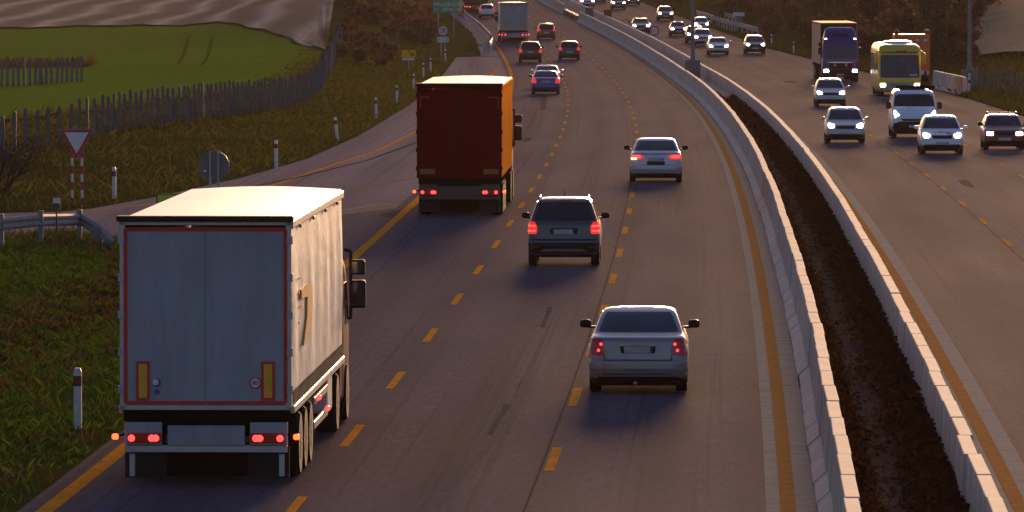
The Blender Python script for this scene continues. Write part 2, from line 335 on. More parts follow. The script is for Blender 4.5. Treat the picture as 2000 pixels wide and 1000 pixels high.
    def doors(name, c):
        k = NM(name); w = k.n('ShaderNodeTexWave', wave_type='BANDS', bands_direction='X'); w.inputs['Scale'].default_value = 2.2; k.l(k.coord('Object'), w.inputs[0])
        v = k.noise(k.coord('Object', (1.6, 1, .35)), 1.2, 6, .65); c1 = k.ramp(v, [(.3, tuple(x * .78 for x in c)), (.7, tuple(min(1, x * 1.1) for x in c))])
        g = k.noise(k.coord('Object', (9, 1, .5)), 1.5, 5, .7); c1 = k.mix(k.math('MULTIPLY', k.ramp(g, [(.52, (0, 0, 0)), (.75, (1, 1, 1))]), .22), c1, tuple(x * .55 for x in c))
        k.base(c1); k.set(Roughness=.45); k.bump(w.outputs['Fac'], .05, .01); return k.m
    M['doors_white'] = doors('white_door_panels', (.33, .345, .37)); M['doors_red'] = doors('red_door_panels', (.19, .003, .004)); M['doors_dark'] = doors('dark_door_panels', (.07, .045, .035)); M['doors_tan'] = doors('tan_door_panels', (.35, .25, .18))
    for n_ in ('doors_red', 'curtain_sunlit_red', 'curtain_tan', 'curtain_dark', 'doors_dark'): M[n_].node_tree.nodes['Principled BSDF'].inputs['Specular IOR Level'].default_value = 0.0
    add_gloss(M['curtain_sunlit_red'], .09, .5, (1, .40, .08)); add_gloss(M['curtain_white'], .05, .5); add_gloss(M['curtain_tan'], .10, .5, (1, .7, .5))  # orange tint paints the sun's glow into the red truck's curtain sheen
    M['alu'] = P('dull_aluminium', (.42, .43, .45), .38, .75, .12); M['galv'] = P('galvanised_steel', (.36, .37, .39), .45, .6, .2, 4); M['rail_lit'] = P('guardrail_steel', (.33, .32, .32), .7, 0.0, .15, 4, spec=.1)
    M['postgrey'] = P('grey_fence_post', (.115, .12, .14), .85, var=.25, scale=5); M['wire'] = P('fence_wire', (.05, .05, .05), .9, 0, spec=0); M['lamp_pole'] = P('painted_pole', (.16, .18, .22), .5, .3, .15)
    M['sign_white'] = P('sign_white', (.68, .68, .70), .4, var=.06); M['sign_red'] = P('sign_red', (.42, .012, .012), .4); M['sign_black'] = P('sign_black', (.012, .012, .012), .5); M['sign_back'] = P('sign_back_grey', (.13, .14, .16), .5, .2, .15); M['sign_green'] = P('sign_green', (.015, .30, .13), .5); M['sign_yellow'] = P('sign_yellow', (1.0, .46, .0), .5, spec=.2); M['sign_lime'] = P('sign_lime', (.50, .56, .02), .4)
    M['post_white'] = P('white_post', (.66, .66, .68), .5, var=.12, scale=6); M['band'] = P('dark_band', (.05, .012, .012), .4); M['bandblack'] = P('black_band', (.02, .02, .022), .4)
    M['rust'] = P('rusty_board', (.10, .045, .03), .8, var=.3); M['sage'] = P('grey_green_board', (.10, .115, .09), .7, var=.2)
    M['red_ink'] = P('red_lettering', (.42, .06, .07), .4); M['dark_ink'] = P('dark_lettering', (.12, .13, .2), .4); M['gold_ink'] = P('yellow_lettering', (.80, .34, .02), .4); M['blue_ink'] = P('blue_sticker', (.05, .07, .35), .4)
    M['wall'] = P('pale_wall', (.34, .31, .33), .8)
build_mats()
def text_mesh(body, size, name='lettering', mat='sign_white', thick=.004):
    cu = bpy.data.curves.new(name, 'FONT'); cu.body = body; cu.size = size; cu.align_x = 'CENTER'; cu.align_y = 'CENTER'; cu.extrude = thick
    o = bpy.data.objects.new(name, cu); COL.objects.link(o)
    dg = bpy.context.evaluated_depsgraph_get(); me = bpy.data.meshes.new_from_object(o.evaluated_get(dg))
    bpy.data.objects.remove(o); bpy.data.curves.remove(cu); me.materials.clear(); me.materials.append(MAT[mat]); return me

# ------------------------------------------------------------------ ground sheet, fields, roads
def grid_sheet(name, rows, cols_fn, z_fn, mat, nx, kind='structure', uv_fn=None):
    """rows: distances; cols_fn(D) -> (x0, x1); a strip sampled nx across"""
    V = []; U = []
    for D in rows:
        x0, x1 = cols_fn(D); xs = np.linspace(x0, x1, nx + 1); ds = np.full(nx + 1, D)
        z = z_fn(xs, ds); V.append(np.stack([xs, ds, z], 1)); U.append(np.stack([xs - XA(D), ds], 1))
    n = nx + 1; m = len(rows); i = np.arange((m - 1) * nx); r = i // nx; c = i % nx; a = r * n + c
    o = np_mesh(name, np.concatenate(V), np.stack([a, a + 1, a + 1 + n, a + n], 1), MAT[mat], smooth=True, uv=np.concatenate(U))
    return tag(o, kind=kind)
def build_ground():
    xs = np.concatenate([[-1500, -900, -500, -300, -200, -150, -120, -100], np.arange(-90, -30, 2.0), np.arange(-30, 4, .5), np.arange(4, 20, 2.0), np.arange(20, 60, .75), np.arange(60, 120, 4.0), [130, 150, 200, 300, 500, 900, 1500]])
    ds = np.concatenate([[-60, 0, 40, 70], np.arange(85, 240, 1.0), np.arange(240, 460, 2.0), np.arange(460, 900, 4.0), np.arange(900, 1300, 20.0), [1350, 1500, 1800, 2200, 2800, 3600]])
    XX, DD = np.meshgrid(xs, ds); Z = ground(XX, DD); n = len(xs); m = len(ds)
    i = np.arange((m - 1) * (n - 1)); r = i // (n - 1); c = i % (n - 1); a = r * n + c
    tag(np_mesh('ground', np.stack([XX.ravel(), DD.ravel(), Z.ravel()], 1), np.stack([a, a + 1, a + 1 + n, a + n], 1), MAT['verge'], smooth=True), kind='structure')
    rows = np.concatenate([np.arange(60, 600, 2.0), np.arange(600, 900, 5.0), np.arange(900, 1500, 25)])
    flat = lambda dz: (lambda x, d: prof(d) + dz)
    strip = lambda a, b: (lambda D: (XA(D) + a, XA(D) + b))
    grid_sheet('carriageway', rows, strip(-3.95, 6.85), flat(0), 'asphalt', 6)
    grid_sheet('opposite_carriageway', rows, lambda D: (XA(D) + 10.95, XA(D) + right_edge(D)), flat(0), 'asphalt', 6)
    grid_sheet('slip_road', np.concatenate([np.arange(120, 230, .5), np.arange(230, 592, 2.0)]), lambda D: (float(pave_left(D)), float(np.interp(D, NE_D, NE_X)) if D < 228 else float(XA(D) - 3.95)), flat(0), 'asphalt_ramp', 6)
    grid_sheet('gore_surface', np.arange(186, 228.1, .5), lambda D: (float(np.interp(D, GORE_D, GORE_X)), float(XA(D) - 3.95)), flat(0), 'asphalt', 4)
    grid_sheet('hard_shoulder', np.arange(592, 1400, 8.0), lambda D: (XA(D) - 5.3, XA(D) - 3.95), flat(0), 'asphalt_ramp', 2)
    grid_sheet('gutter_strip', rows, strip(6.852, 7.6), flat(.006), 'gutter', 2)
    grid_sheet('opposite_gutter_strip', rows, strip(10.05, 10.948), flat(.006), 'gutter', 2)
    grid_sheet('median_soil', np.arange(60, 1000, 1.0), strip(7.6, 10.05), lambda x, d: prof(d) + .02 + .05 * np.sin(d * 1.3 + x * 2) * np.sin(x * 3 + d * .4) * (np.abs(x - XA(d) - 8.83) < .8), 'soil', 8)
    # painted lines
    rr = np.arange(70, 900, 1.0)
    def line(name, rows, off0, off1, mat, dz=.004): grid_sheet(name, rows, strip(off0, off1), flat(dz), mat, 1)
    line('edge_line', np.arange(70, 900, 2.0), -3.68, -3.42, 'yellow')
    line('median_edge_line', np.arange(70, 900, 2.0), 7.06, 7.29, 'yellow_dull', .012)
    line('opposite_median_edge_line', np.arange(70, 900, 2.0), 10.43, 10.66, 'yellow_dull', .012)
    line('opposite_edge_line', np.arange(300, 700, 2.0), 21.2, 21.33, 'yellow_faint')
    def dashes(name, off, start, period, length, wd, mat, d1=800):
        V = []; Fc = []; D = start
        while D < d1:
            q = [D - length / 2, D - length / 4, D, D + length / 4, D + length / 2]; b = len(V); j = random.uniform(-.25, .25)
            for d in q:
                x = float(XA(d + j)) + off; z = float(prof(d + j)) + .004
                V += [(x - wd / 2, d + j, z), (x + wd / 2, d + j, z)]
            Fc += [(b + 2 * i, b + 2 * i + 1, b + 2 * i + 3, b + 2 * i + 2) for i in range(4)]; D += period
        tag(np_mesh(name, V, Fc, MAT[mat]), kind='structure')
    dashes('lane_dashes', 0.0, 119.6 - 16 * 2, 15.95, 5.4, .15, 'yellow')
    dashes('lane_dashes', 3.5, 114.0 - 16, 15.95, 5.4, .16, 'yellow')
    dashes('opposite_lane_dashes', 14.27, 103.8, 16.1, 4.6, .15, 'yellow')
    dashes('opposite_lane_dashes', 17.73, 118, 16.1, 4.6, .15, 'yellow')
    # slip-road lines follow traced points
    def poly_line(name, pts, w, mat, dz=.004):
        V = []; Fc = []; pts = np.array(pts, float); dd = np.linspace(pts[0, 1], pts[-1, 1], 60); xx = np.interp(dd, pts[:, 1], pts[:, 0])
        for i in range(60):
            t = Vector((xx[min(i + 1, 59)] - xx[max(i - 1, 0)], dd[min(i + 1, 59)] - dd[max(i - 1, 0)], 0)).normalized(); nrm = Vector((t.y, -t.x, 0)) * w / 2
            p = Vector((xx[i], dd[i], float(prof(dd[i])) + dz)); V += [p - nrm, p + nrm]
        Fc = [(2 * i, 2 * i + 1, 2 * i + 3, 2 * i + 2) for i in range(59)]
        tag(np_mesh(name, [tuple(v) for v in V], Fc, MAT[mat]), kind='structure')
    poly_line('slip_road_line', [(-19, 219.0), (-13, 226), (-10.6, 237), (-8.5, 250.4), (-6.97, 278.7), (-5.61, 302), (-4.57, 337), (-3.2, 400), (-2.2, 470), (-.98, 548)], .20, 'yellow')
    poly_line('slip_road_line', [(-14, 219), (-9.3, 229), (-5.83, 243.5), (-3.5, 262), (-2.8, 275)], .14, 'yellow_faint')
    poly_line('gore_line', [(-7.6, 221), (-5.33, 226.5), (-3.98, 233)], .22, 'white_line')
    poly_line('tyre_skid', [(-10, 243), (-7.8, 262), (-5.8, 285), (-4.4, 312), (-3.0, 345)], .16, 'tar')
    poly_line('tar_seam', [(float(XA(d)) + 3.36, d) for d in range(80, 330, 10)], .035, 'tar', .002)
    poly_line('tar_seam', [(float(XA(d)) + 3.36 + 10.82, d) for d in range(80, 330, 10)], .035, 'tar', .002)
    poly_line('tyre_skid', [(-1.1, 104), (-.35, 118), (.05, 128), (.72, 152)], .10, 'skid', .003)
    def pat(pts):
        V = []
        for (x, y) in pts: p = hit(x, y); V.append((p.x, p.y, float(prof(p.y)) + .0025))
        tag(np_mesh('asphalt_repair', V, [tuple(range(len(V)))], MAT['patch']), kind='structure')
    for q in ([(1058, 186), (1068, 186), (1066, 215), (1054, 216)], [(1025, 268), (1040, 268), (1036, 276), (1021, 277)], [(950, 850), (985, 790), (1000, 790), (968, 850)], [(1000, 790), (1016, 745), (1024, 745), (1008, 790)], [(1055, 640), (1070, 600), (1080, 600), (1064, 640)],
              [(1530, 158), (1550, 158), (1556, 162), (1536, 162)], [(1870, 352), (1890, 352), (1905, 368), (1880, 362)], [(740, 420), (800, 404), (806, 409), (760, 426)]): pat(q)
    # fields
    def fence_x(D): return np.interp(D, [200, 298, 340, 408, 500, 605, 705, 720], [-45, -22.5, -18.2, -12.6, -13.2, -15.4, -17.4, -18])
    def fz(dz): return lambda x, d: ground(x, d) + dz
    grid_sheet('green_field', np.concatenate([np.arange(225, 700, 3.0), [702]]), lambda D: (-420, float(fence_x(D)) - .3), fz(.15), 'field', 150)
    hx = np.concatenate([np.arange(-600, -100, 20.0), np.arange(-100, -13.9, .5)]); d0 = np.interp(hx, [-300, -60, -46.8, -35, -28, -22, -14], [640, 648, 655, 672, 655, 615, 553]) + 2.5 * np.sin(hx * .9) + 1.5 * np.sin(hx * 2.3)
    d1 = np.maximum(np.interp(-hx, [13.2, 15.4, 17.4, 23, 60, 600], [500, 605, 705, 900, 1500, 2600]), d0 + .5); T = np.concatenate([np.linspace(0, .1, 25), np.linspace(.12, 1, 45)]); nn = len(hx)
    DD = d0[None] + (d1 - d0)[None] * T[:, None]; XX = np.repeat(hx[None], len(T), 0); ZZ = ground(XX, DD) + .30; i = np.arange((len(T) - 1) * (nn - 1)); a = (i // (nn - 1)) * nn + i % (nn - 1)
    tag(np_mesh('harvested_field', np.stack([XX.ravel(), DD.ravel(), ZZ.ravel()], 1), np.stack([a, a + 1, a + 1 + nn, a + nn], 1), MAT['stubble'], smooth=True), kind='structure')
    for tr in ([(372, 74), (366, 82), (364, 95), (360, 110), (348, 130)], [(418, 76), (413, 84), (411, 97), (407, 112), (394, 134)], [(250, 98), (300, 101), (360, 100)], [(150, 86), (230, 84), (300, 86)]):
        V = []; pts_ = [hit(*q_) for q_ in tr]
        for p_ in pts_: V += [(p_.x - .09, p_.y, gz(p_.x, p_.y) + .19), (p_.x + .09, p_.y + .6, gz(p_.x, p_.y) + .19)]
        tag(np_mesh('field_track', V, [(2 * i, 2 * i + 1, 2 * i + 3, 2 * i + 2) for i in range(len(pts_) - 1)], MAT['track']), kind='structure')
    q = [hit(1893, 118), hit(1902, 70), hit(1918, 35), hit(1936, 4)]; qd = [p.y for p in q]; qx = [p.x for p in q]
    grid_sheet('bare_field', np.concatenate([np.arange(qd[0], 1000, 4.0), np.arange(1000, 1800, 60)]), lambda D: (float(np.interp(D, qd + [1800], qx + [qx[-1] + 60])) + .6 * math.sin(D * .04), 400), fz(.4), 'tan_field', 300)
build_ground()

# ------------------------------------------------------------------ grass, leaves: uncountable cover
def blades(name, pts, h0, h1, w, mat, lean=.5, label=None, cat='grass'):
    n = len(pts); z = ground(pts[:, 0], pts[:, 1]); h = RNG.uniform(h0, h1, n) * RNG.uniform(.5, 1, n); a = RNG.uniform(0, 2 * np.pi, n); b = RNG.normal(0, lean, (n, 2)) * h[:, None]
    ww = w * RNG.uniform(.6, 1.4, n); ux = np.cos(a) * ww; uy = np.sin(a) * ww
    base = np.stack([pts[:, 0], pts[:, 1], z - .02], 1)
    v0 = base + np.stack([ux, uy, 0 * ux], 1); v1 = base - np.stack([ux, uy, 0 * ux], 1); tip = base + np.stack([b[:, 0], b[:, 1], h], 1)
    m0 = (v0 * .55 + tip * .45) + np.stack([-b[:, 0] * .18, -b[:, 1] * .18, h * .1], 1); 
    V = np.stack([v0, v1, tip, m0], 1).reshape(-1, 3); i = np.arange(n) * 4
    Fc = np.concatenate([np.stack([i, i + 1, i + 3], 1), np.stack([i + 1, i + 2, i + 3], 1)])
    o = np_mesh(name, V, Fc, MAT[mat]); return tag(o, label, cat, kind='stuff')
def leaves(name, pts, s0, s1, mat, zmax, zfn, label=None, cat='leaves'):
    n = len(pts); z = zfn(pts) + RNG.uniform(0, 1, n) ** 2 * zmax; s = RNG.uniform(s0, s1, n); c = np.stack([pts[:, 0], pts[:, 1], z], 1)
    u = RNG.normal(size=(n, 3)); u[:, 2] *= .6; u /= np.linalg.norm(u, axis=1)[:, None]; t = RNG.normal(size=(n, 3)); w = np.cross(u, t); w /= np.linalg.norm(w, axis=1)[:, None]
    V = np.stack([c - u * s[:, None], c + w * s[:, None] * .6, c + u * s[:, None], c - w * s[:, None] * .6], 1).reshape(-1, 3); i = np.arange(n) * 4
    return tag(np_mesh(name, V, np.stack([i, i + 1, i + 2, i + 3], 1), MAT[mat]), label, cat, kind='stuff')
def cluster(pts, k=.6, s=.35):
    return pts + RNG.normal(0, s, pts.shape) * np.array([1, 2.0])
def build_cover():
    n = 130000; D = RNG.uniform(95, 206, n); X = XA(D) - 4.05 - RNG.uniform(0, 1, n) ** .8 * 13
    ok = (D < np.interp(X, NEAR_X, NEAR_D) - .4); q = np.stack([X, D], 1)[ok]; dens = wob(q[:, 0], q[:, 1], .55) + RNG.normal(0, .8, len(q)); blades('grass', q[dens > -.7], .06, .24, .012, 'blade', .55, 'short green and yellowed grass on the near left verge')
    D = RNG.uniform(100, 208, 16000); X = XA(D) - 4.0 - RNG.uniform(0, 13, 16000); ok = (D < np.interp(X, NEAR_X, NEAR_D) - .3); q = np.stack([X, D], 1)[ok]; m = (wob(q[:, 0], q[:, 1], .5) > .3) | (q[:, 1] > 188)
    blades('dry_grass', q[m], .12, .42, .009, 'dry', .35, 'dry brown grass stalks below the guardrail on the near verge')
    n = 9000; D = RNG.uniform(110, 190, n); X = XA(D) - 3.9 - RNG.normal(4.7, .75, n); leaves('fallen_leaves', np.stack([X, D], 1), .035, .085, 'litter', .08, lambda p: ground(p[:, 0], p[:, 1]), 'reddish fallen leaves lying in the ditch of the verge')
    # bank beyond the slip road
    X = RNG.uniform(-48, -3, 150000); D = RNG.uniform(205, 600, 150000); d1 = dist_far(X, D); ok = (d1 > .1) & (d1 < 15) & (X > np.interp(D, [200, 298, 340, 408, 500, 605], [-46, -24, -20, -14.5, -15.5, -17]) ); q = np.stack([X, D], 1)[ok]
    blades('bank_grass', q, .12, .42, .02, 'mixed', .55, 'rough green and brown grass on the bank beyond the slip road')
    X = RNG.uniform(-48, -8, 40000); D = RNG.uniform(215, 520, 40000); fx = np.interp(D, [200, 298, 340, 408, 500, 605], [-45, -22.5, -18.2, -12.6, -13.2, -15.4]); ok = np.abs(X - fx + RNG.normal(0, .3, len(X))) < .9; q = np.stack([X, D], 1)[ok]
    blades('tall_dry_weeds', q, .25, .85, .022, 'dry', .2, 'tall dry brown weeds growing along the left fence line', 'weeds')
    X = RNG.uniform(-46, -28.5, 3500); D = RNG.normal(488, 5, 3500) + (X + 28) * .6; blades('tall_dry_weeds', np.stack([X, D], 1), .4, 1.1, .03, 'dry', .2, 'dry brown weeds at the foot of the far upper fence', 'weeds')
    # right verge
    D = RNG.uniform(330, 640, 45000); X = XA(D) + right_edge(D) + .1 + RNG.uniform(0, 1, 45000) ** 1.5 * 16; blades('verge_grass', np.stack([X, D], 1), .12, .55, .03, 'mixed', .5, 'rough brownish grass beside the opposite carriageway')
    # median litter: thicker against the right-hand blocks
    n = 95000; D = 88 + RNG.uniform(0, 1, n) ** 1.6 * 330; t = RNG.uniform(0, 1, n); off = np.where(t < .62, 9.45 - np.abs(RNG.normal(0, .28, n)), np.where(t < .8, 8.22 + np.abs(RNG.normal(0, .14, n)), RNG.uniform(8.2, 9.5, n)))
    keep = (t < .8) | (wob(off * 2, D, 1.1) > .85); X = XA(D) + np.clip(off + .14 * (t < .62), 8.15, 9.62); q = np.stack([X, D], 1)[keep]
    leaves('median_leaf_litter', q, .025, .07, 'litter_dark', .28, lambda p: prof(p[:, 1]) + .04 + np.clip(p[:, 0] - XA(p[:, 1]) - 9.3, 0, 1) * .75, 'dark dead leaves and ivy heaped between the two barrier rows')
build_cover()

# ------------------------------------------------------------------ concrete barriers
def barrier_profile():
    h = [(-.34, 0), (-.34, .06), (-.145, .24), (-.10, 1.05)]
    return h + [(-x, z) for x, z in h[::-1]]
def barrier_mesh(L):
    m = MB(); m.prism([(x, z) for x, z in barrier_profile()], -L / 2, L / 2); return m
def build_barriers():
    b = barrier_mesh(3.92).build('concrete_barrier_block', MAT['concrete'], bevel=.015); me = b.data
    dg = bpy.context.evaluated_depsgraph_get(); me2 = bpy.data.meshes.new_from_object(b.evaluated_get(dg)); bpy.data.objects.remove(b)
    for off, lab, grp, gap in ((7.93, 'concrete barrier block of the row beside the left carriageway with sloped sunlit foot', 'concrete barrier blocks along the left carriageway', True),
                               (9.74, 'concrete barrier block of the row beside the oncoming carriageway', 'concrete barrier blocks along the oncoming carriageway', False)):
        D = 86.0; far = MB(); jx = 0
        while D < 905:
            x = float(XA(D)) + off; jx = jx * .75 + random.gauss(0, .007); kick = random.gauss(0, .016) if random.random() < .06 else 0
            hd = -math.atan(heading(D)) + random.gauss(0, .0022)
            if gap and 756 < D < 800: D += 4.0; continue
            if D < 600:
                o = link('concrete_barrier_block', me2); o.location = (x + jx + kick, D, float(prof(D)) + random.gauss(.004, .004)); o.rotation_euler = (0, 0, hd); tag(o, lab, 'barrier', grp)
            else:
                m = Matrix.Translation((x + jx, D, float(prof(D)))) @ Matrix.Rotation(hd, 4, 'Z'); t = barrier_mesh(3.95); far.add([m @ Vector(v) for v in t.v], t.f)
            D += 4.0
        tag(far.build('far_concrete_barriers', MAT['concrete']), 'far run of concrete barriers ' + ('beside the left carriageway' if gap else 'beside the oncoming carriageway') + ' near the top', 'barriers', kind='stuff')
    # right-hand roadside row by the lamp block
    p0, p1 = hit(1826, 171), hit(1886, 186); nb = 6; v = p1 - p0; hd = math.atan2(-v.x, v.y); sc = v.length / nb / 3.97
    for i in range(nb):
        p = p0 + v * ((i + .5) / nb); o = link('concrete_barrier_block', me2); o.location = (p.x, p.y, gz(p.x, p.y)); o.scale = (1.1, sc, 1.05); o.rotation_euler = (0, 0, hd + random.gauss(0, .008)); tag(o, 'roadside concrete block of the short row before the right lamp footing', 'barrier', 'short row of roadside concrete blocks')
build_barriers()

# ------------------------------------------------------------------ vehicle bodies: a stack of rounded plan outlines
class Body:
    def __init__(s, keys, rad, n=2):
        s.k = np.array(keys, float); s.rad = rad
    def at(s, z):
        k = s.k; return np.interp(z, k[:, 0], k[:, 1]), np.interp(z, k[:, 0], k[:, 2]), np.interp(z, k[:, 0], k[:, 3]), np.interp(z, [r[0] for r in s.rad], [r[1] for r in s.rad])
    def rear(s, x, z):
        yr, yf, hw, r = s.at(z); r = min(r, (yf - yr) * .48); t = min(1, abs(x) / max(hw, 1e-3)); return yr + r * (1 - (1 - t ** 4) ** .25)
    def front(s, x, z):
        yr, yf, hw, r = s.at(z); r = min(r, (yf - yr) * .48); t = min(1, abs(x) / max(hw, 1e-3)); return yf - r * (1 - (1 - t ** 4) ** .25)
    def side(s, y, z, sg): return sg * float(s.at(z)[2])
    def mesh(s, name, mat, step=.05):
        zs = sorted(set(list(s.k[:, 0]) + [z for a, b in zip(s.k[:-1, 0], s.k[1:, 0]) for z in np.linspace(a, b, max(2, int((b - a) / step) + 1))]))
        m = MB(); N = 22; ring = []
        ths = [math.pi * i / N for i in range(N + 1)]
        for z in zs:
            yr, yf, hw, r = s.at(z); r = min(r, (yf - yr) * .48); pts = []
            for th in ths:   # front, right to left
                x = hw * math.copysign(abs(math.cos(th)) ** .5, math.cos(th)); pts.append((x, yf - r + r * abs(math.sin(th)) ** .5, z))
            for q in (.75, .5, .25): pts.append((-hw, (yr + r) + (yf - yr - 2 * r) * q, z))
            for th in ths:
                x = -hw * math.copysign(abs(math.cos(th)) ** .5, math.cos(th)); pts.append((x, yr + r - r * abs(math.sin(th)) ** .5, z))
            for q in (.25, .5, .75): pts.append((hw, (yr + r) + (yf - yr - 2 * r) * q, z))
            ring.append(pts)
        n = len(ring[0]); vs = [p for q in ring for p in q]
        fs = [(j * n + i, j * n + (i + 1) % n, (j + 1) * n + (i + 1) % n, (j + 1) * n + i) for j in range(len(zs) - 1) for i in range(n)]
        fs += [tuple(range(n - 1, -1, -1)), tuple(range((len(zs) - 1) * n, len(zs) * n))]
        m.add(vs, fs); me = m.mesh(name, mat); me.polygons.foreach_set('use_smooth', [True] * len(me.polygons))
        try: me.set_sharp_from_angle(angle=R(50))
        except Exception: pass
        return me
    def panel(s, which, rows, off=.008, nx=10, nz=6, thick=.03):
        """sheet with thickness lying on the body: rows = [(z, x0, x1), ...] (x is y for the sides)"""
        rows = sorted(rows); zz = [r[0] for r in rows]; zs = sorted(set(zz + list(np.linspace(zz[0], zz[-1], nz + 1))))
        sg = 1 if which in ('front', 'right') else -1
        def surf(u, z):
            if which == 'rear': return Vector((u, s.rear(u, z), z))
            if which == 'front': return Vector((u, s.front(u, z), z))
            return Vector((s.side(u, z, sg), u, z))
        O = []; I = []
        for z in zs:
            a = np.interp(z, zz, [r[1] for r in rows]); b = np.interp(z, zz, [r[2] for r in rows])
            for i in range(nx + 1):
                u = float(a + (b - a) * i / nx); p = surf(u, z); e = .01
                du = surf(u + e, z) - surf(u - e, z); dz = surf(u, z + e) - surf(u, z - e); nrm = du.cross(dz)
                if nrm.length < 1e-9: nrm = Vector((0, sg, 0)) if which in ('rear', 'front') else Vector((sg, 0, 0))
                nrm.normalize()
                ref = Vector((0, sg, .3)) if which in ('rear', 'front') else Vector((sg, 0, .2))
                if nrm.dot(ref) < 0: nrm = -nrm
                O.append(p + nrm * off); I.append(p - nrm * thick)
        m = MB(); n = nx + 1; k = len(zs); vs = O + I; B = len(O); fs = []
        for j in range(k - 1):
            for i in range(nx):
                a = j * n + i; fs.append((a, a + 1, a + 1 + n, a + n)); fs.append((B + a + n, B + a + n + 1, B + a + 1, B + a))
        edge = [i for i in range(n)] + [j * n + nx for j in range(1, k)] + [(k - 1) * n + i for i in range(nx - 1, -1, -1)] + [j * n for j in range(k - 2, 0, -1)]
        for a, b in zip(edge, edge[1:] + edge[:1]): fs.append((a, b, B + b, B + a))
        m.add(vs, fs); return m
KINDS = {}
KINDS['saloon'] = dict(W=1.76, L=4.65, wr=.31, base=2.70, keys=[(0.17, -2.05, 2.05, .70), (0.22, -2.20, 2.22, .79), (0.30, -2.28, 2.29, .85), (0.45, -2.325, 2.325, .875), (0.58, -2.32, 2.32, .88), (0.615, -2.285, 2.30, .88), (0.70, -2.275, 2.24, .88), (0.78, -2.265, 2.10, .875), (0.86, -2.25, 1.70, .865), (0.93, -2.24, 1.25, .85), (0.98, -2.22, .98, .835), (1.01, -2.15, .90, .825), (1.035, -1.85, .84, .81), (1.06, -1.62, .76, .795), (1.2, -1.33, .50, .745), (1.33, -1.03, .24, .69), (1.40, -.84, .08, .65), (1.44, -.66, -.05, .605), (1.465, -.48, -.16, .50), (1.475, -.42, -.25, .30)],
    rad=[(0, .42), (.9, .42), (1.06, .35), (1.47, .18)], glass=(1.085, 1.395), lamp_z=(.70, .985), plate_z=.80, rl=(.60, .865))
KINDS['coupe_saloon'] = dict(KINDS['saloon']); KINDS['coupe_saloon']['W'] = 1.80
KINDS['hatch'] = dict(W=1.66, L=4.0, wr=.295, base=2.46, keys=[(0.17, -1.80, 1.75, .66), (0.23, -1.94, 1.90, .76), (.38, -1.99, 1.985, .815), (.54, -1.99, 1.98, .825), (.60, -1.96, 1.955, .828), (.70, -1.945, 1.86, .825), (.78, -1.935, 1.68, .82), (.85, -1.925, 1.35, .81), (.92, -1.905, 1.02, .795), (.97, -1.88, .90, .78), (1.1, -1.80, .66, .735), (1.25, -1.68, .38, .68), (1.36, -1.57, .15, .635), (1.42, -1.46, -.02, .59), (1.46, -1.28, -.22, .50), (1.48, -1.0, -.45, .3)],
    rad=[(0, .40), (.9, .38), (1.1, .26), (1.48, .16)], glass=(.99, 1.37), lamp_z=(.76, 1.02), plate_z=.62, rl=(.58, .80))
KINDS['boxy'] = dict(W=1.66, L=3.9, wr=.29, base=2.45, keys=[(0.17, -1.78, 1.75, .66), (0.24, -1.90, 1.88, .76), (.36, -1.94, 1.94, .815), (.52, -1.94, 1.94, .825), (.56, -1.91, 1.90, .83), (.74, -1.90, 1.86, .83), (.80, -1.90, 1.78, .825), (.86, -1.89, 1.45, .815), (.92, -1.88, .98, .80), (.97, -1.86, .86, .785), (1.1, -1.76, .66, .735), (1.25, -1.62, .42, .675), (1.34, -1.53, .24, .635), (1.38, -1.45, .1, .59), (1.405, -1.25, -.12, .48), (1.415, -1.0, -.3, .3)],
    rad=[(0, .22), (.9, .2), (1.1, .2), (1.48, .14)], glass=(.99, 1.34), lamp_z=(.68, .86), plate_z=.5, rl=(.55, .80))
KINDS['suv'] = dict(W=1.79, L=4.22, wr=.335, base=2.58, keys=[(0.24, -1.9, 1.9, .74), (.31, -2.05, 2.05, .84), (.45, -2.11, 2.10, .885), (.62, -2.11, 2.10, .895), (.67, -2.06, 2.08, .895), (.8, -2.04, 2.0, .89), (.92, -2.03, 1.8, .88), (1.0, -2.02, 1.2, .868), (1.06, -2.0, .95, .855), (1.12, -1.97, .85, .835), (1.3, -1.87, .58, .775), (1.48, -1.76, .3, .71), (1.58, -1.66, .1, .67), (1.63, -1.55, -.1, .625), (1.66, -1.4, -.3, .54), (1.68, -1.1, -.6, .35)],
    rad=[(0, .36), (.9, .34), (1.1, .24), (1.68, .16)], glass=(1.135, 1.565), lamp_z=(.80, 1.10), plate_z=.86, rl=(.66, .885))
KINDS['van'] = dict(W=1.90, L=4.8, wr=.33, base=3.1, keys=[(.2, -2.3, 2.2, .80), (.3, -2.38, 2.34, .9), (.5, -2.4, 2.4, .945), (.7, -2.4, 2.39, .95), (.8, -2.4, 2.33, .95), (.95, -2.4, 2.14, .945), (1.08, -2.4, 1.80, .94), (1.18, -2.4, 1.52, .925), (1.4, -2.39, 1.26, .905), (1.6, -2.38, 1.00, .875), (1.78, -2.37, .8, .84), (1.88, -2.35, .6, .80), (1.94, -2.3, .35, .72), (1.97, -2.1, 0, .5)],
    rad=[(0, .40), (.9, .36), (1.2, .30), (1.97, .2)], glass=(1.30, 1.79), lamp_z=(.86, 1.14), plate_z=.55, rl=(.7, .93))
MESHC = {}
def shared(key, fn):
    if key not in MESHC: MESHC[key] = fn()
    return MESHC[key]
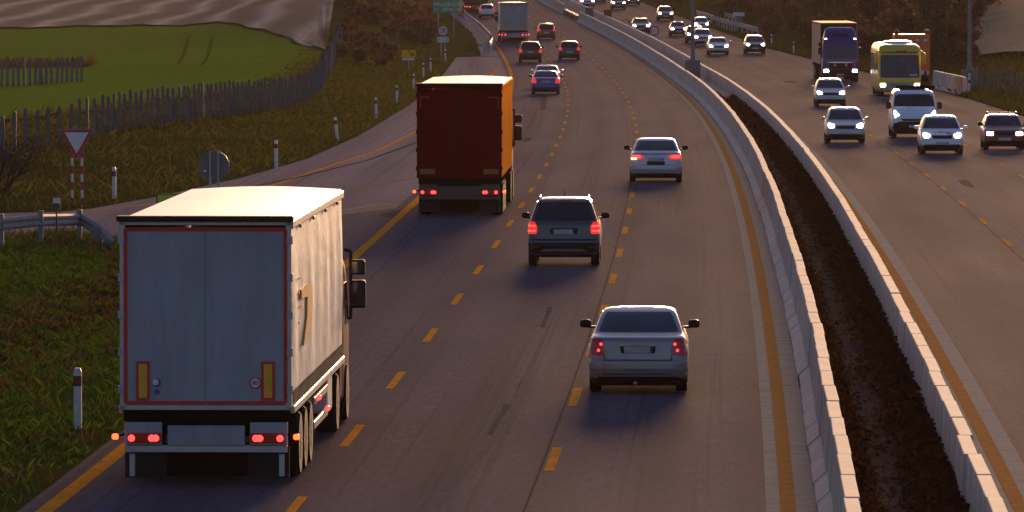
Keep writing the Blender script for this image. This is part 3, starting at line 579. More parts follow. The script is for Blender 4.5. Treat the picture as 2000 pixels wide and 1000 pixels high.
def wheel(parent, x, y, r, w, rim=True):
    def mk():
        m = MB(); m.lathe([(-w / 2, r * .62), (-w / 2, r * .9), (-w * .36, r), (w * .36, r), (w / 2, r * .9), (w / 2, r * .62)], 'x', n=28); return m.mesh('wheel', MAT['tyre'], True)
    o = link('wheel', shared(('wheel', r, w), mk), parent, (x, y, r))
    if rim:
        def mr():
            m = MB(); s = w / 2
            m.lathe([(-s + .03, r * .6), (-s + .012, r * .63), (s - .012, r * .63), (s - .03, r * .6)], 'x', n=24)
            for k in range(5):
                a = 2 * math.pi * k / 5; m.box((s - .012, r * .34 * math.cos(a), r * .34 * math.sin(a)), (.03, r * .12, r * .5), rx=a - math.pi / 2)
                m.box((-s + .012, r * .34 * math.cos(a), r * .34 * math.sin(a)), (.03, r * .12, r * .5), rx=a - math.pi / 2)
            m.lathe([(-s + .0, r * .14), (s - .0, r * .14)], 'x', n=12); return m.mesh('rim', MAT['rim'], True)
        link('rim', shared(('rim', r, w), mr), o)
    return o
def ellipsoid(m, c, d, n=12):
    vs = []; fs = []
    for j in range(n + 1):
        ph = -math.pi / 2 + math.pi * j / n
        for i in range(n):
            th = 2 * math.pi * i / n; f = lambda v: math.copysign(abs(v) ** .6, v)
            vs.append((c[0] + d[0] / 2 * f(math.cos(ph)) * f(math.cos(th)), c[1] + d[1] / 2 * f(math.cos(ph)) * f(math.sin(th)), c[2] + d[2] / 2 * f(math.sin(ph))))
    fs = [(j * n + i, j * n + (i + 1) % n, (j + 1) * n + (i + 1) % n, (j + 1) * n + i) for j in range(n) for i in range(n)]
    return m.add(vs, fs)
def place(root, P, head_on, y_contact, sc):
    hd = -math.atan(heading(P.y)) + (math.pi if head_on else 0)
    off = Matrix.Rotation(hd, 3, 'Z') @ Vector((0, y_contact * sc, 0))
    root.location = (P.x - off.x, P.y - off.y, float(prof(P.y)) + .004); root.rotation_euler = (0, 0, hd); root.scale = (sc, sc, sc)
def car(kind, px, py, wpx, toward, col, label, group=None, name='car', brake=False, near=False, lit=True, extras=()):
    K = KINDS[kind]; B = Body(K['keys'], K['rad']); P = hit(px, py); sc = wpx / scale_at(P) / K['W']; sc = min(1.12, max(.9, sc))
    root = empty(name, (0, 0, 0)); tag(root, label, 'van' if kind == 'van' else 'car', group)
    pm = MAT[col]; hw = K['W'] / 2; L = K['L']; g0, g1 = K['glass']; z0, z1 = K['lamp_z']
    me = shared((kind, 'body'), lambda: B.mesh('body', pm, .03)); b = link('body', me, root)
    b.data = me if me.materials[0] == pm else me.copy(); b.data.materials[0] = pm
    part = lambda key, nm, fn, mat, par=None: link(nm, shared((kind, key, mat), lambda: fn().mesh(nm, MAT[mat], True)), par or root)
    wid = lambda z, m: float(B.at(z)[2]) - m
    # glass
    part('rw', 'rear_window', lambda: B.panel('rear', [(z, -wid(z, .085), wid(z, .085)) for z in np.linspace(g0, g1, 5)], .006, 12, 5), 'glass') if kind != 'van' else None
    part('ws', 'windscreen', lambda: B.panel('front', [(z, -wid(z, .075), wid(z, .075)) for z in np.linspace(g0, g1, 5)], .006, 12, 5), 'glass')
    for sd_, nm in ((1, 'right'), (-1, 'left')):
        part('sw' + nm, 'side_window', lambda: B.panel(nm, [(z, float(B.at(z)[0]) + .32, float(B.at(z)[1]) - .34) for z in np.linspace(g0, g1, 4)], .006, 8, 3), 'glass')
    # lower dark trim, also painting in the shade low on the bumpers; undertray
    lz = K['keys'][0][0]
    part('under', 'undertray', lambda: MB().box((0, 0, lz + .05), (hw * 1.5, L * .9, .14)), 'under')
    bt = K['keys'][2][0] + (.02 if kind != 'suv' else .22)
    part('skr', 'rear_bumper', lambda: B.panel('rear', [(z, -wid(z, .03), wid(z, .03)) for z in np.linspace(lz + .02, bt, 4)], .012, 14, 4), 'plastic')
    part('skf', 'front_bumper', lambda: B.panel('front', [(z, -wid(z, .03), wid(z, .03)) for z in np.linspace(lz + .02, bt, 4)], .012, 14, 4), 'plastic')
    # wheels
    tw = .20 if kind != 'suv' else .22
    for sx in (-1, 1):
        for y in (-K['base'] / 2 - .02, K['base'] / 2 + .02): wheel(root, sx * (hw - tw / 2 - .012), y, K['wr'], tw, near)
    # mirrors
    zm = g0 + .02; ym = float(B.at(g0)[1]) - .28
    for sx in (-1, 1):
        def mk(sx=sx):
            m = MB(); ellipsoid(m, (sx * (hw + .10), ym, zm + .02), (.21, .13, .15 if kind != 'van' else .30)); m.box((sx * (hw - .02), ym, zm - .04), (.14, .06, .04)); return m
        mo = part('mirror%d' % sx, 'side_mirror', mk, 'plastic' if (near or col in ('grey', 'silver_warm', 'black', 'maroon', 'dark', 'darkred') or kind == 'van') else col)
    # plates
    def plate(yfn, sg): m = MB(); m.box((0, yfn + sg * .012, K['plate_z']), (.52, .03, .115)); return m
    if toward: part('pf', 'number_plate', lambda: MB().box((0, B.front(0, .45 if kind != 'van' else .5) + .012, .45 if kind != 'van' else .5), (.52, .03, .115)), 'plate')
    else:
        pl = part('pr', 'number_plate', lambda: MB().box((0, B.rear(0, K['plate_z']) - .012, K['plate_z']), (.50, .03, .11)), 'plate')
        if near: part('prb', 'plate_band', lambda: MB().box((.235, B.rear(0, K['plate_z']) - .022, K['plate_z']), (.04, .016, .10)), 'plate_blue', pl)
    # lamps
    if toward:
        zc = (.66, .80) if kind in ('hatch', 'suv', 'saloon', 'coupe_saloon') else K['lamp_z']
        if kind == 'suv': zc = (.80, .95)
        if kind == 'boxy': zc = (.60, .74)
        for sx in (-1, 1):
            def mk(sx=sx):
                a, c = hw * .56, hw * .87
                if kind == 'boxy': rows = [(zc[0], a, c), (zc[1], a, c)]
                elif kind == 'van': rows = [(zc[0], c - .02, c), (zc[0] + .1, a + .12, c + .01), (zc[1], a + .30, c)]
                else: rows = [(zc[0], a + .06, c - .03), (zc[0] + .05, a, c), (zc[1] - .02, a + .02, c + .01), (zc[1] + .03, a + .16, c - .02)]
                return B.panel('front', [(z, min(sx * u, sx * v), max(sx * u, sx * v)) for z, u, v in rows], .012, 6, 6)
            part('hl%d' % sx, 'headlight', mk, 'head')
        gz0, gz1 = {'van': (.72, .80), 'boxy': (.60, .73), 'suv': (.74, .90)}.get(kind, (.62, .74)); gw = hw * (.5 if kind != 'van' else .6)
        part('gr', 'grille', lambda: B.panel('front', [(gz0, -gw * .85, gw * .85), (gz1, -gw, gw)], .010, 10, 3), 'plastic')
        if kind not in ('boxy', 'van'): part('in', 'air_intake', lambda: B.panel('front', [(.26, -hw * .5, hw * .5), (.36, -hw * .55, hw * .55)], .014, 10, 3), 'plastic')
        if kind == 'van': part('lo', 'lower_bumper', lambda: B.panel('front', [(.24, -.82, .82), (.45, -.90, .90), (.62, -.88, .88), (.70, -.60, .60)], .014, 14, 6), 'plastic')
    else:
        a, c = K['rl']
        for sx in (-1, 1):
            def mk(sx=sx):
                if kind == 'saloon': rows = [(z0, a, c), (z0 + .1, a - .01, c + .003), (z1 - .06, a + .02, c - .01), (z1, a + .05, c - .05)]
                elif kind == 'coupe_saloon': rows = [(.79, a - .05, c - .08), (.83, a - .17, c - .005), (.89, a - .20, c - .01), (.93, a - .10, c - .03), (.95, a + .05, c - .07)]
                elif kind == 'suv': rows = [(z0, a + .03, c - .02), (z0 + .05, a, c), (z1 - .1, a, c - .01), (z1, a + .06, c - .05)]
                else: rows = [(z0, a, c), (z1 - .05, a + .02, c - .03), (z1, a + .06, c - .06)]
                return B.panel('rear', [(z, min(sx * u, sx * v), max(sx * u, sx * v)) for z, u, v in rows], .014, 8, 6)
            tl = part('tl%d' % sx, 'tail_light', mk, 'tail' if (lit and kind != 'saloon') or kind == 'coupe_saloon' else ('tail_dim' if near else 'tail'))
            if near and kind in ('suv', 'coupe_saloon'):
                for q in range(2):
                    zq = ((.86, .98) if kind == 'suv' else (.845, .895))[q]; ua, ub = (.70, .86) if kind == 'suv' else (.52, .80)
                    part('bar%d%d' % (sx, q), 'light_bar', lambda: B.panel('rear', [(zq, min(sx * ua, sx * ub), max(sx * ua, sx * ub)), (zq + .035, min(sx * ua, sx * ub), max(sx * ua, sx * ub))], .022, 5, 2), 'spot', tl)
            if near and kind == 'saloon':
                def bk(sx=sx):
                    m = MB()
                    for bx, bz in ((.655, .895), (.70, .785)): m.lathe([(-.014, .004), (-.012, .026), (.012, .026)], 'y', (sx * bx, B.rear(bx, bz) - .016, bz), 12)
                    return m
                part('bulb%d' % sx, 'bulb', bk, 'spot', tl)
        if near:
            if kind == 'saloon':
                part('bar', 'boot_handle', lambda: MB().box((0, B.rear(0, .885) - .018, .885), (.66, .04, .045)), 'chrome')
                part('frm', 'plate_recess', lambda: B.panel('rear', [(.735, -.30, .30), (.865, -.32, .32)], .004, 8, 3), 'plastic')
                part('strip', 'bumper_strip', lambda: B.panel('rear', [(.375, -.845, .845), (.395, -.85, .85)], .020, 16, 1), 'chrome')
                part('seam', 'boot_seam', lambda: B.panel('rear', [(.605, -.60, .60), (.618, -.60, .60)], .006, 10, 1), 'plastic')
                part('exh', 'exhaust', lambda: MB().tube((-.05, -2.25, .21), (-.05, -1.9, .22), .03), 'galv')
                for sx in (-1, 1): part('seamv%d' % sx, 'boot_seam', lambda sx=sx: B.panel('rear', [(.62, min(sx * .585, sx * .60), max(sx * .585, sx * .60)), (.72, min(sx * .595, sx * .605), max(sx * .595, sx * .605))], .006, 2, 2), 'plastic')
            if kind == 'coupe_saloon':
                part('lip', 'boot_lip', lambda: B.panel('rear', [(1.0, -.72, .72), (1.012, -.72, .72)], .02, 12, 1), col)
                part('rec', 'plate_recess', lambda: B.panel('rear', [(.60, -.30, .30), (.73, -.31, .31)], .004, 8, 3), 'plastic')
            if kind == 'suv':
                part('rec', 'plate_recess', lambda: B.panel('rear', [(.80, -.32, .32), (.92, -.36, .36), (.95, -.30, .30)], .004, 8, 3), 'plastic')
                part('skid', 'skid_plate', lambda: B.panel('rear', [(.38, -.58, .58), (.44, -.48, .48)], .022, 10, 2), 'alu')
                part('wip', 'rear_wiper', lambda: MB().tube((.0, B.rear(0, 1.17) - .03, 1.17), (.30, B.rear(.3, 1.22) - .03, 1.22), .009, n=6), 'plastic')
                part('brk', 'high_brake_light', lambda: MB().box((0, B.rear(0, 1.61) - .02, 1.615), (.34, .03, .03)), 'tail_dim')
                for sx in (-1, 1): part('rfl%d' % sx, 'reflector', lambda sx=sx: B.panel('rear', [(.47, min(sx * .62, sx * .80), max(sx * .62, sx * .80)), (.50, min(sx * .62, sx * .80), max(sx * .62, sx * .80))], .018, 4, 1), 'reflector_red')
    # extras
    if 'rails' in extras:
        for sx in (-1, 1):
            zt = K['keys'][-1][0] - .03
            part('rail%d' % sx, 'roof_rail', lambda sx=sx: MB().tube((sx * .60, -1.45, zt + .04), (sx * .60, -.30, zt + .045), .018, n=8).tube((sx * .60, -1.45, zt - .06), (sx * .60, -1.45, zt + .04), .018, n=8).tube((sx * .60, -.30, zt - .06), (sx * .60, -.30, zt + .045), .018, n=8), 'steel')
    if 'antenna' in extras: part('ant', 'antenna', lambda: MB().tube((0, -1.25, 1.66), (.01, -1.42, 1.86), .008, n=6), 'plastic')
    if 'rack' in extras:
        zt = K['keys'][-1][0]
        part('rack', 'roof_rack', lambda: MB().box((0, -.45, zt + .05), (1.18, .05, .04)).box((0, -1.15, zt + .05), (1.18, .05, .04)).box((-.58, -.45, zt), (.05, .06, .14)).box((.58, -.45, zt), (.05, .06, .14)).box((-.58, -1.15, zt), (.05, .06, .14)).box((.58, -1.15, zt), (.05, .06, .14)).box((-.58, -.8, zt + .08), (.04, .9, .03)).box((.58, -.8, zt + .08), (.04, .9, .03)), 'plastic')
    if 'cargo' in extras:
        part('cargo', 'roof_deflector', lambda: MB().box((-.12, -.5, 2.05), (1.55, .9, .14)).box((.5, -.5, 1.95), (.05, .7, .14)).box((-.7, -.5, 1.95), (.05, .7, .14)), 'under')
    if 'indicator' in extras:
        part('ind', 'indicator', lambda: B.panel('rear', [(.792, -.80, -.66), (.835, -.83, -.64)], .024, 5, 3), 'indicator')
    if 'bonnet' in extras:
        for i, (za, zb, xa, xb, mt) in enumerate([(.80, .83, -.30, -.24, 'dark_ink'), (.84, .88, -.18, .02, 'dark_ink'), (.845, .875, .06, .42, 'red_ink'), (.80, .83, .12, .26, 'red_ink'), (.76, .81, .24, .36, 'red_ink'), (.79, .83, .44, .56, 'red_ink'), (.855, .868, -.38, -.22, 'red_ink'), (.77, .82, -.02, 0.0, 'dark_ink')]):
            part('ink%d' % i, 'bonnet_lettering', lambda: B.panel('front', [(za, -xb, -xa), (zb, -xb - .06, -xa - .05)], .006, 3, 2, .01), mt)
    if 'visor' in extras:
        for i, (xa, xb) in enumerate([(-.42, -.30), (-.04, .10), (.14, .30)]):
            part('card%d' % i, 'sunlit_card', lambda: B.panel('front', [(1.08, xa, xb), (1.24, xa + .03, xb - .02)], .009, 3, 2, .01), 'plate')
    place(root, P, toward, (-K['base'] / 2 - K['wr'] * .3) if not toward else (K['base'] / 2 + K['wr'] * .3), sc)
    return root

def build_cars():
    A = 'cars driving away'; 
    car('saloon', 1247, 766, 193, False, 'silver_warm', 'nearest silver saloon with dark mirrors and bright boot handle in the right lane', near=True)
    car('coupe_saloon', 1281, 356, 103, False, 'silver', 'silver saloon with its left indicator flashing ahead of the nearest saloon', near=True, extras=('indicator',))
    car('suv', 1102, 519, 141, False, 'grey', 'dark grey compact off-roader with roof rails and antenna in the middle lane', near=True, extras=('rails', 'antenna'))
    car('saloon', 1066, 184, 55, False, 'blue', 'small dark blue saloon with red tail lights lit ahead of the red truck')
    car('saloon', 1068, 172, 53, False, 'white', 'pale saloon just in front of the dark blue one, only its roof showing')
    car('suv', 1036, 122.5, 44, False, 'black', 'black tall hatchback with lit tail lights behind the distant white box truck')
    car('hatch', 1112, 117, 41, False, 'dark', 'dark hatchback right of the black tall hatchback')
    car('hatch', 1067, 77, 35, False, 'darkred', 'dark red hatchback beside the distant white box truck')
    car('hatch', 951, 35, 30, False, 'pale', 'pale hatchback on the far left near the guardrail end')
    car('hatch', 1651, 280, 77, True, 'silver', 'silver hatchback with headlights on, nearest to the barrier row', extras=())
    car('hatch', 1622, 208, 60, True, 'silver', 'silver hatchback in front of the blue truck')
    car('van', 1786, 270, 90, True, 'white', 'white van with black lower bumper and dark roof deflector', name='van', extras=('cargo',))
    car('hatch', 1839, 302, 84, True, 'white', 'white hatchback with red lettering on its bonnet in front of the van', extras=('bonnet',))
    car('boxy', 1961, 293, 80, True, 'maroon', 'old maroon hatchback with square headlights and roof rack at the right edge', extras=('rack',))
    car('hatch', 1475, 105, 40, True, 'dark', 'dark hatchback alone in the outer oncoming lane below the grey cabinet')
    car('coupe_saloon', 1403, 107, 41, True, 'pale', 'pale car right of the median lamp post, lowest of its bunch')
    car('hatch', 1373, 89, 37, True, 'silver', 'silver car directly right of the median lamp post, above the pale one')
    car('hatch', 1358, 83, 36, True, 'bronze', 'bronze car mostly hidden behind the median lamp post')
    car('hatch', 1370, 60, 29, True, 'pale', 'pale car topmost of the bunch by the median lamp post')
    car('coupe_saloon', 1325, 70, 33, True, 'dark', 'dark car just left of the median lamp post')
    car('coupe_saloon', 1252, 65, 36, True, 'grey', 'grey car between the two median round signs')
    car('hatch', 1300, 40, 31, True, 'grey', 'grey hatchback above the median round sign with a plate')
    car('hatch', 1208, 18, 28, True, 'grey', 'distant dark grey oncoming car above the single round median sign')
    car('coupe_saloon', 1147, 14, 30, True, 'pale', 'distant pale oncoming car beside the far barrier row')
    car('hatch', 1237, 10, 26, True, 'dark', 'distant dark oncoming car at the top edge, right of the dark grey one')
    car('hatch', 1171, 7, 22, True, 'dark', 'distant dark car at the top edge behind the pale oncoming one')
build_cars()

# ------------------------------------------------------------------ trucks
def trailer_rear(t, doors, tape, plates, w=2.55, z0=1.15, z1=4.0, L=13.6, stickers=False, corners=False):
    hw = w / 2
    d = MB()
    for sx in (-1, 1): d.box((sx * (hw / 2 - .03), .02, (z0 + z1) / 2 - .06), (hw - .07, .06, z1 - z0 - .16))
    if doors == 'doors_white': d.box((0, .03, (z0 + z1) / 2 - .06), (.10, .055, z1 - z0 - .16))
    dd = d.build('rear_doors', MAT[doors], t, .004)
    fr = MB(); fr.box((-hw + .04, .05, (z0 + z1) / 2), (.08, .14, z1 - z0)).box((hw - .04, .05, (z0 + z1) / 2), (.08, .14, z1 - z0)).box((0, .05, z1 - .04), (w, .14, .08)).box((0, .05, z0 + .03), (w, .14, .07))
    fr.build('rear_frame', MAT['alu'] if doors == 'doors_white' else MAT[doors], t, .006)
    for sx in (-1, 1):
        for k in range(5): MB().box((sx * (hw - .02), -.03, z0 + .3 + k * (z1 - z0 - .6) / 4), (.09, .04, .12)).build('door_hinge', MAT['galv'] if doors == 'doors_white' else MAT['plastic'], dd, .005)
    if doors != 'doors_white':
        sm = MB(); sm.box((0, -.022, (z0 + z1) / 2 - .06), (.03, .03, z1 - z0 - .2)); sm.build('door_seam', MAT['plastic'], dd)
    for x in ((-.42, .42) if doors != 'doors_white' else ()): MB().tube((x, -.03, z0 + .1), (x, -.03, z1 - .15), .008, n=8).build('locking_bar', MAT[doors], dd)
    bo = MB(); bo.box((0, -.04, z1 + .02), (w + .08, .22, .085)); bo.build('top_gasket', MAT['plastic'], t, .02)
    if tape:
        tp = MB(); a = hw - .085; zb, zt = z0 + .10, z1 - .14; y = -.016
        tp.box((-a, y, (zb + zt) / 2), (.058, .012, zt - zb)).box((a, y, (zb + zt) / 2), (.058, .012, zt - zb)).box((-a / 2, y, zt), (a - .02, .011, .058)).box((a / 2, y, zt), (a - .02, .011, .058)).box((-a / 2, y, zb), (a - .02, .011, .058)).box((a / 2, y, zb), (a - .02, .011, .058))
        tp.build('reflective_tape', MAT['tape'], t)
    if corners:
        tp = MB()
        for sx in (-1, 1): tp.box((sx * (hw - .24), -.016, z1 - .36), (.30, .012, .035)).box((sx * (hw - .11), -.016, z1 - .52), (.035, .0125, .34))
        tp.build('reflective_tape', MAT['tape'], t)
    if plates == 'vertical':
        for sx in (-1, 1):
            x = sx * (hw - .345 if sx < 0 else hw - .345); m = MB(); m.box((x, -.026, z0 + .43), (.20, .02, .58)); o = m.build('marker_plate', MAT['tape'], t)
            MB().box((x, -.038, z0 + .43), (.125, .012, .50)).build('plate_face', MAT['platey'], o)
    elif plates == 'horizontal':
        for sx in (-1, 1):
            x = sx * (hw - .32); m = MB(); m.box((x, -.026, z0 + .20), (.46, .02, .16)); o = m.build('marker_plate', MAT['tape'], t)
            MB().box((x, -.038, z0 + .20), (.44, .012, .13)).build('plate_face', P('dim_marker_plate', (.30, .15, .02), .5), o)
    if stickers:
        m = MB(); m.lathe([(-.03, .085), (-.018, .085)], 'y', (hw - .535, 0, z0 + .40), 28); o = m.build('speed_sticker', MAT['tape'], t)
        MB().lathe([(-.036, .066), (-.026, .066)], 'y', (hw - .535, 0, z0 + .40), 28).build('sticker_face', MAT['sign_white'], o)
        tx = text_mesh('80', .09, 'lettering', 'sign_black', .003); q = link('lettering', tx, o); q.location = (hw - .535, -.040, z0 + .40); q.rotation_euler = (R(90), 0, 0)
        m = MB(); m.lathe([(-.03, .065), (-.018, .065)], 'y', (-hw + .545, 0, z0 + .40), 24); o = m.build('round_sticker', MAT['blue_ink'], t)
        MB().lathe([(-.035, .045), (-.028, .045)], 'y', (-hw + .53, 0, z0 + .41), 20).build('sticker_face', MAT['sign_white'], o)
        m = MB(); m.lathe([(-.03, .042), (-.018, .042)], 'y', (-hw + .55, 0, z0 + .265), 20); m.build('round_sticker', MAT['blue_ink'], t)
def trailer_under(t, w, z0, L, mid='plate', bulbs=True):
    hw = w / 2
    m = MB(); m.box((0, L / 2, z0 - .10), (w - .1, L - .1, .14)).box((-.5, L / 2, z0 - .3), (.14, L - 1, .30)).box((.5, L / 2, z0 - .3), (.14, L - 1, .30)); m.build('chassis', MAT['under'], t)
    MB().box((0, .24, .98), (w - .12, .06, .42)).build('dark_gap_fill', MAT['under'], t); MB().box((0, .34, .40), (w - .4, .03, .50)).build('dark_under_fill', MAT['under'], t)  # dark boxes added so the shaded gap and underside read black
    dk = 'doors_white' if mid == 'plate' else 'cabdark'
    m = MB(); m.box((0, .10, .77), (1.15 if mid == 'plate' else 1.35, .05, .30)); m.build('rear_panel', MAT[dk], t, .01)
    for sx in (-1, 1):
        m = MB(); m.box((sx * (hw - .34), .08, .80), (.56, .07, .34)); o = m.build('lamp_panel', MAT[dk], t, .01)
        m = MB(); m.box((sx * (hw - .36), .02, .74), (.50, .07, .15)); lb = m.build('tail_light', MAT['tail_dim'], t, .02)
        for i, bx in enumerate((hw - .53, hw - .47, hw - .17) if bulbs else ()):
            m = MB(); m.lathe([(-.026, .02), (-.02, .052), (.02, .052)], 'y', (sx * bx, .0, .735), 14); m.build('bulb', MAT['spot'], lb)
        m = MB(); m.tube((sx * (hw - .1), .08, .80), (sx * (hw + .06), .04, .76), .02, n=8); o = m.build('marker_stalk', MAT['plastic'], t)
        m = MB(); ellipsoid(m, (sx * (hw + .075), .03, .755), (.10, .10, .085), 10); m.build('marker_light', MAT['marker'], o)
        m = MB(); m.box((sx * (hw - .36), .30, .36), (.62, .02, .46)); m.build('mud_flap', MAT['plastic'], t)
        m = MB(); m.box((sx * (hw - .16), .26, .32), (.085, .03, .34)); m.build('bumper_end', MAT['alu' if mid == 'plate' else 'plastic'], t, .008)
    m = MB(); m.box((0, .16, .57), (w - .14, .10, .12)); m.build('rear_bumper', MAT['alu' if mid == 'plate' else 'cabdark'], t, .015)
def truck_wheels(t, w, ys, r=.5):
    for y in ys:
        for sx in (-1, 1): wheel(t, sx * (w / 2 - .20), y, r, .38, True)
def cab(t, col, y0, z=0.35, h=3.55, mirrors=True, front=False, w=2.48, lights=True, spots=False, visor='plastic'):
    """driving cab whose back wall stands at y0"""
    L = 2.25; c = y0 + L / 2; s = h - 3.55
    keys = [(z, c - 1.1, c + .98, w / 2 - .06), (z + .12, c - 1.1, c + 1.12, w / 2 - .01), (1.15, c - 1.1, c + 1.14, w / 2), (1.5, c - 1.1, c + 1.12, w / 2), (2.30, c - 1.1, c + 1.0, w / 2 - .02), (2.62 + s * .5, c - 1.1, c + .88, w / 2 - .05), (2.9 + s * .7, c - 1.1, c + .55, w / 2 - .10), (3.3 + s, c - 1.1, c + .25, w / 2 - .20), (3.5 + s, c - 1.05, c - .05, w / 2 - .34), (3.55 + s, c - .95, c - .25, w / 2 - .55)]
    B = Body(keys, [(0, .28), (1.5, .26), (3.6, .3)]); me = B.mesh('cab', MAT[col], .12); o = link('cab', me, t)
    B.panel('front', [(1.62, -1.08, 1.08), (2.42, -1.04, 1.04)], .01, 14, 5).build('windscreen', MAT['glass'], o, smooth=True)
    for nm in ('left', 'right'): B.panel(nm, [(1.65, c - .15, c + .72), (2.35, c - .1, c + .55)], .01, 5, 3).build('side_window', MAT['glass'], o)
    B.panel('front', [(2.46, -1.08, 1.08), (2.60, -1.02, 1.02)], .06, 12, 2).build('sun_visor', MAT[visor], o)
    if front:
        B.panel('front', [(.92, -.80, .80), (1.30, -.80, .80)], .012, 10, 3).build('grille', MAT['plastic'], o)
        B.panel('front', [(1.32, -.82, .82), (1.37, -.82, .82)], .02, 10, 1).build('bright_bar', MAT['chrome'], o)
        for sx in (-1, 1): MB().box((sx * .38, B.front(.38, 1.15) + .03, 1.17), (.16, .05, .20)).build('grille_lamp', MAT['alu'], o, .02)
        B.panel('front', [(.38, -1.1, 1.1), (.86, -1.16, 1.16)], .014, 14, 4).build('bumper', MAT['plastic'], o)
        for sx in (-1, 1):
            B.panel('front', [(z_, min(sx * a, sx * b), max(sx * a, sx * b)) for z_, a, b in ((.66, .86, 1.10), (.72, .80, 1.14), (.86, .84, 1.13))], .03, 6, 3).build('headlight', MAT['head'], o)
        MB().box((0, B.front(0, .5) + .03, .5), (.52, .03, .115)).build('number_plate', MAT['plate'], o)
    if spots:
        for sx in (-1, 1):
            MB().lathe([(.0, .10), (.05, .11), (.09, .09)], 'y', (sx * .98, c + .52, 2.88), 14).build('roof_lamp', MAT['head'], o)
        B.panel('front', [(2.98 + s * .7, -.55, .55), (3.12 + s * .8, -.52, .52)], .012, 8, 2).build('roof_vent', MAT['plastic'], o)
    if mirrors:
        for sx in (-1, 1):
            m = MB(); x = sx * (w / 2 + .15); y = c + .95
            m.tube((sx * (w / 2 - .06), y - .1, 2.88), (x - sx * .12, y, 2.86), .03, n=8).tube((x - sx * .12, y, 2.86), (x - sx * .12, y, 1.72), .03, n=8).tube((x - sx * .12, y, 1.72), (sx * (w / 2 - .05), y - .1, 1.68), .03, n=8)
            a = m.build('mirror_arm', MAT['plastic'], t)
            m = MB(); m.box((x, y - .03, 2.58), (.26, .12, .26)); q = m.build('mirror_housing', MAT['plastic'], a, .04); MB().box((x, y - .096, 2.58), (.20, .012, .20)).build('mirror_glass', MAT['glass'], q, .004)
            m = MB(); m.box((x, y - .03, 2.12), (.28, .14, .48)); q = m.build('mirror_housing', MAT['plastic'], a, .04); MB().box((x, y - .106, 2.12), (.22, .012, .40)).build('mirror_glass', MAT['glass'], q, .004)
    return B
def truck_box(t, roof, side, w, z0, z1, L, sag=.05):
    hw = w / 2
    for sx in (-1, 1):
        V = []; ny, nz = 60, 8
        for i in range(ny + 1):
            for j in range(nz + 1):
                y = .12 + (L - .12) * i / ny; u = j / nz; V.append((sx * (hw - .02 + .022 * math.sin(u * math.pi) * (1 + .8 * math.sin(y * 2.3) * math.sin(y * .7 + 1))), y, z0 + .28 * 0 + (z1 - .12 - z0) * u))
        n = nz + 1; Fc = [(i * n + j, (i + 1) * n + j, (i + 1) * n + j + 1, i * n + j + 1) for i in range(ny) for j in range(nz)]
        np_mesh('side_curtain', V, Fc, MAT[side], t, smooth=True)
        MB().box((sx * (hw - .005), L / 2 + .05, z1 - .07), (.06, L - .1, .13)).build('roof_rail', MAT['alu'] if side != 'curtain_sunlit_red' else MAT['curtain_sunlit_red'], t, .02)
    m = MB(); ns = 8; pts = [(-hw + .01, z1 - .02)] + [(-hw + .03 + (w - .06) * i / ns, z1 + .015 + sag * math.sin(math.pi * i / ns)) for i in range(ns + 1)] + [(hw - .01, z1 - .02)]
    m.prism(pts, .05, L); m.build('roof', MAT[roof], t, smooth=True)
    MB().box((0, L - .04, (z0 + z1) / 2), (w - .06, .08, z1 - z0 - .04)).build('front_wall', MAT['alu'] if side != 'curtain_sunlit_red' else MAT[side], t)
    MB().box((0, L / 2, z0 + .02), (w - .08, L - .2, .1)).build('floor', MAT['under'], t)
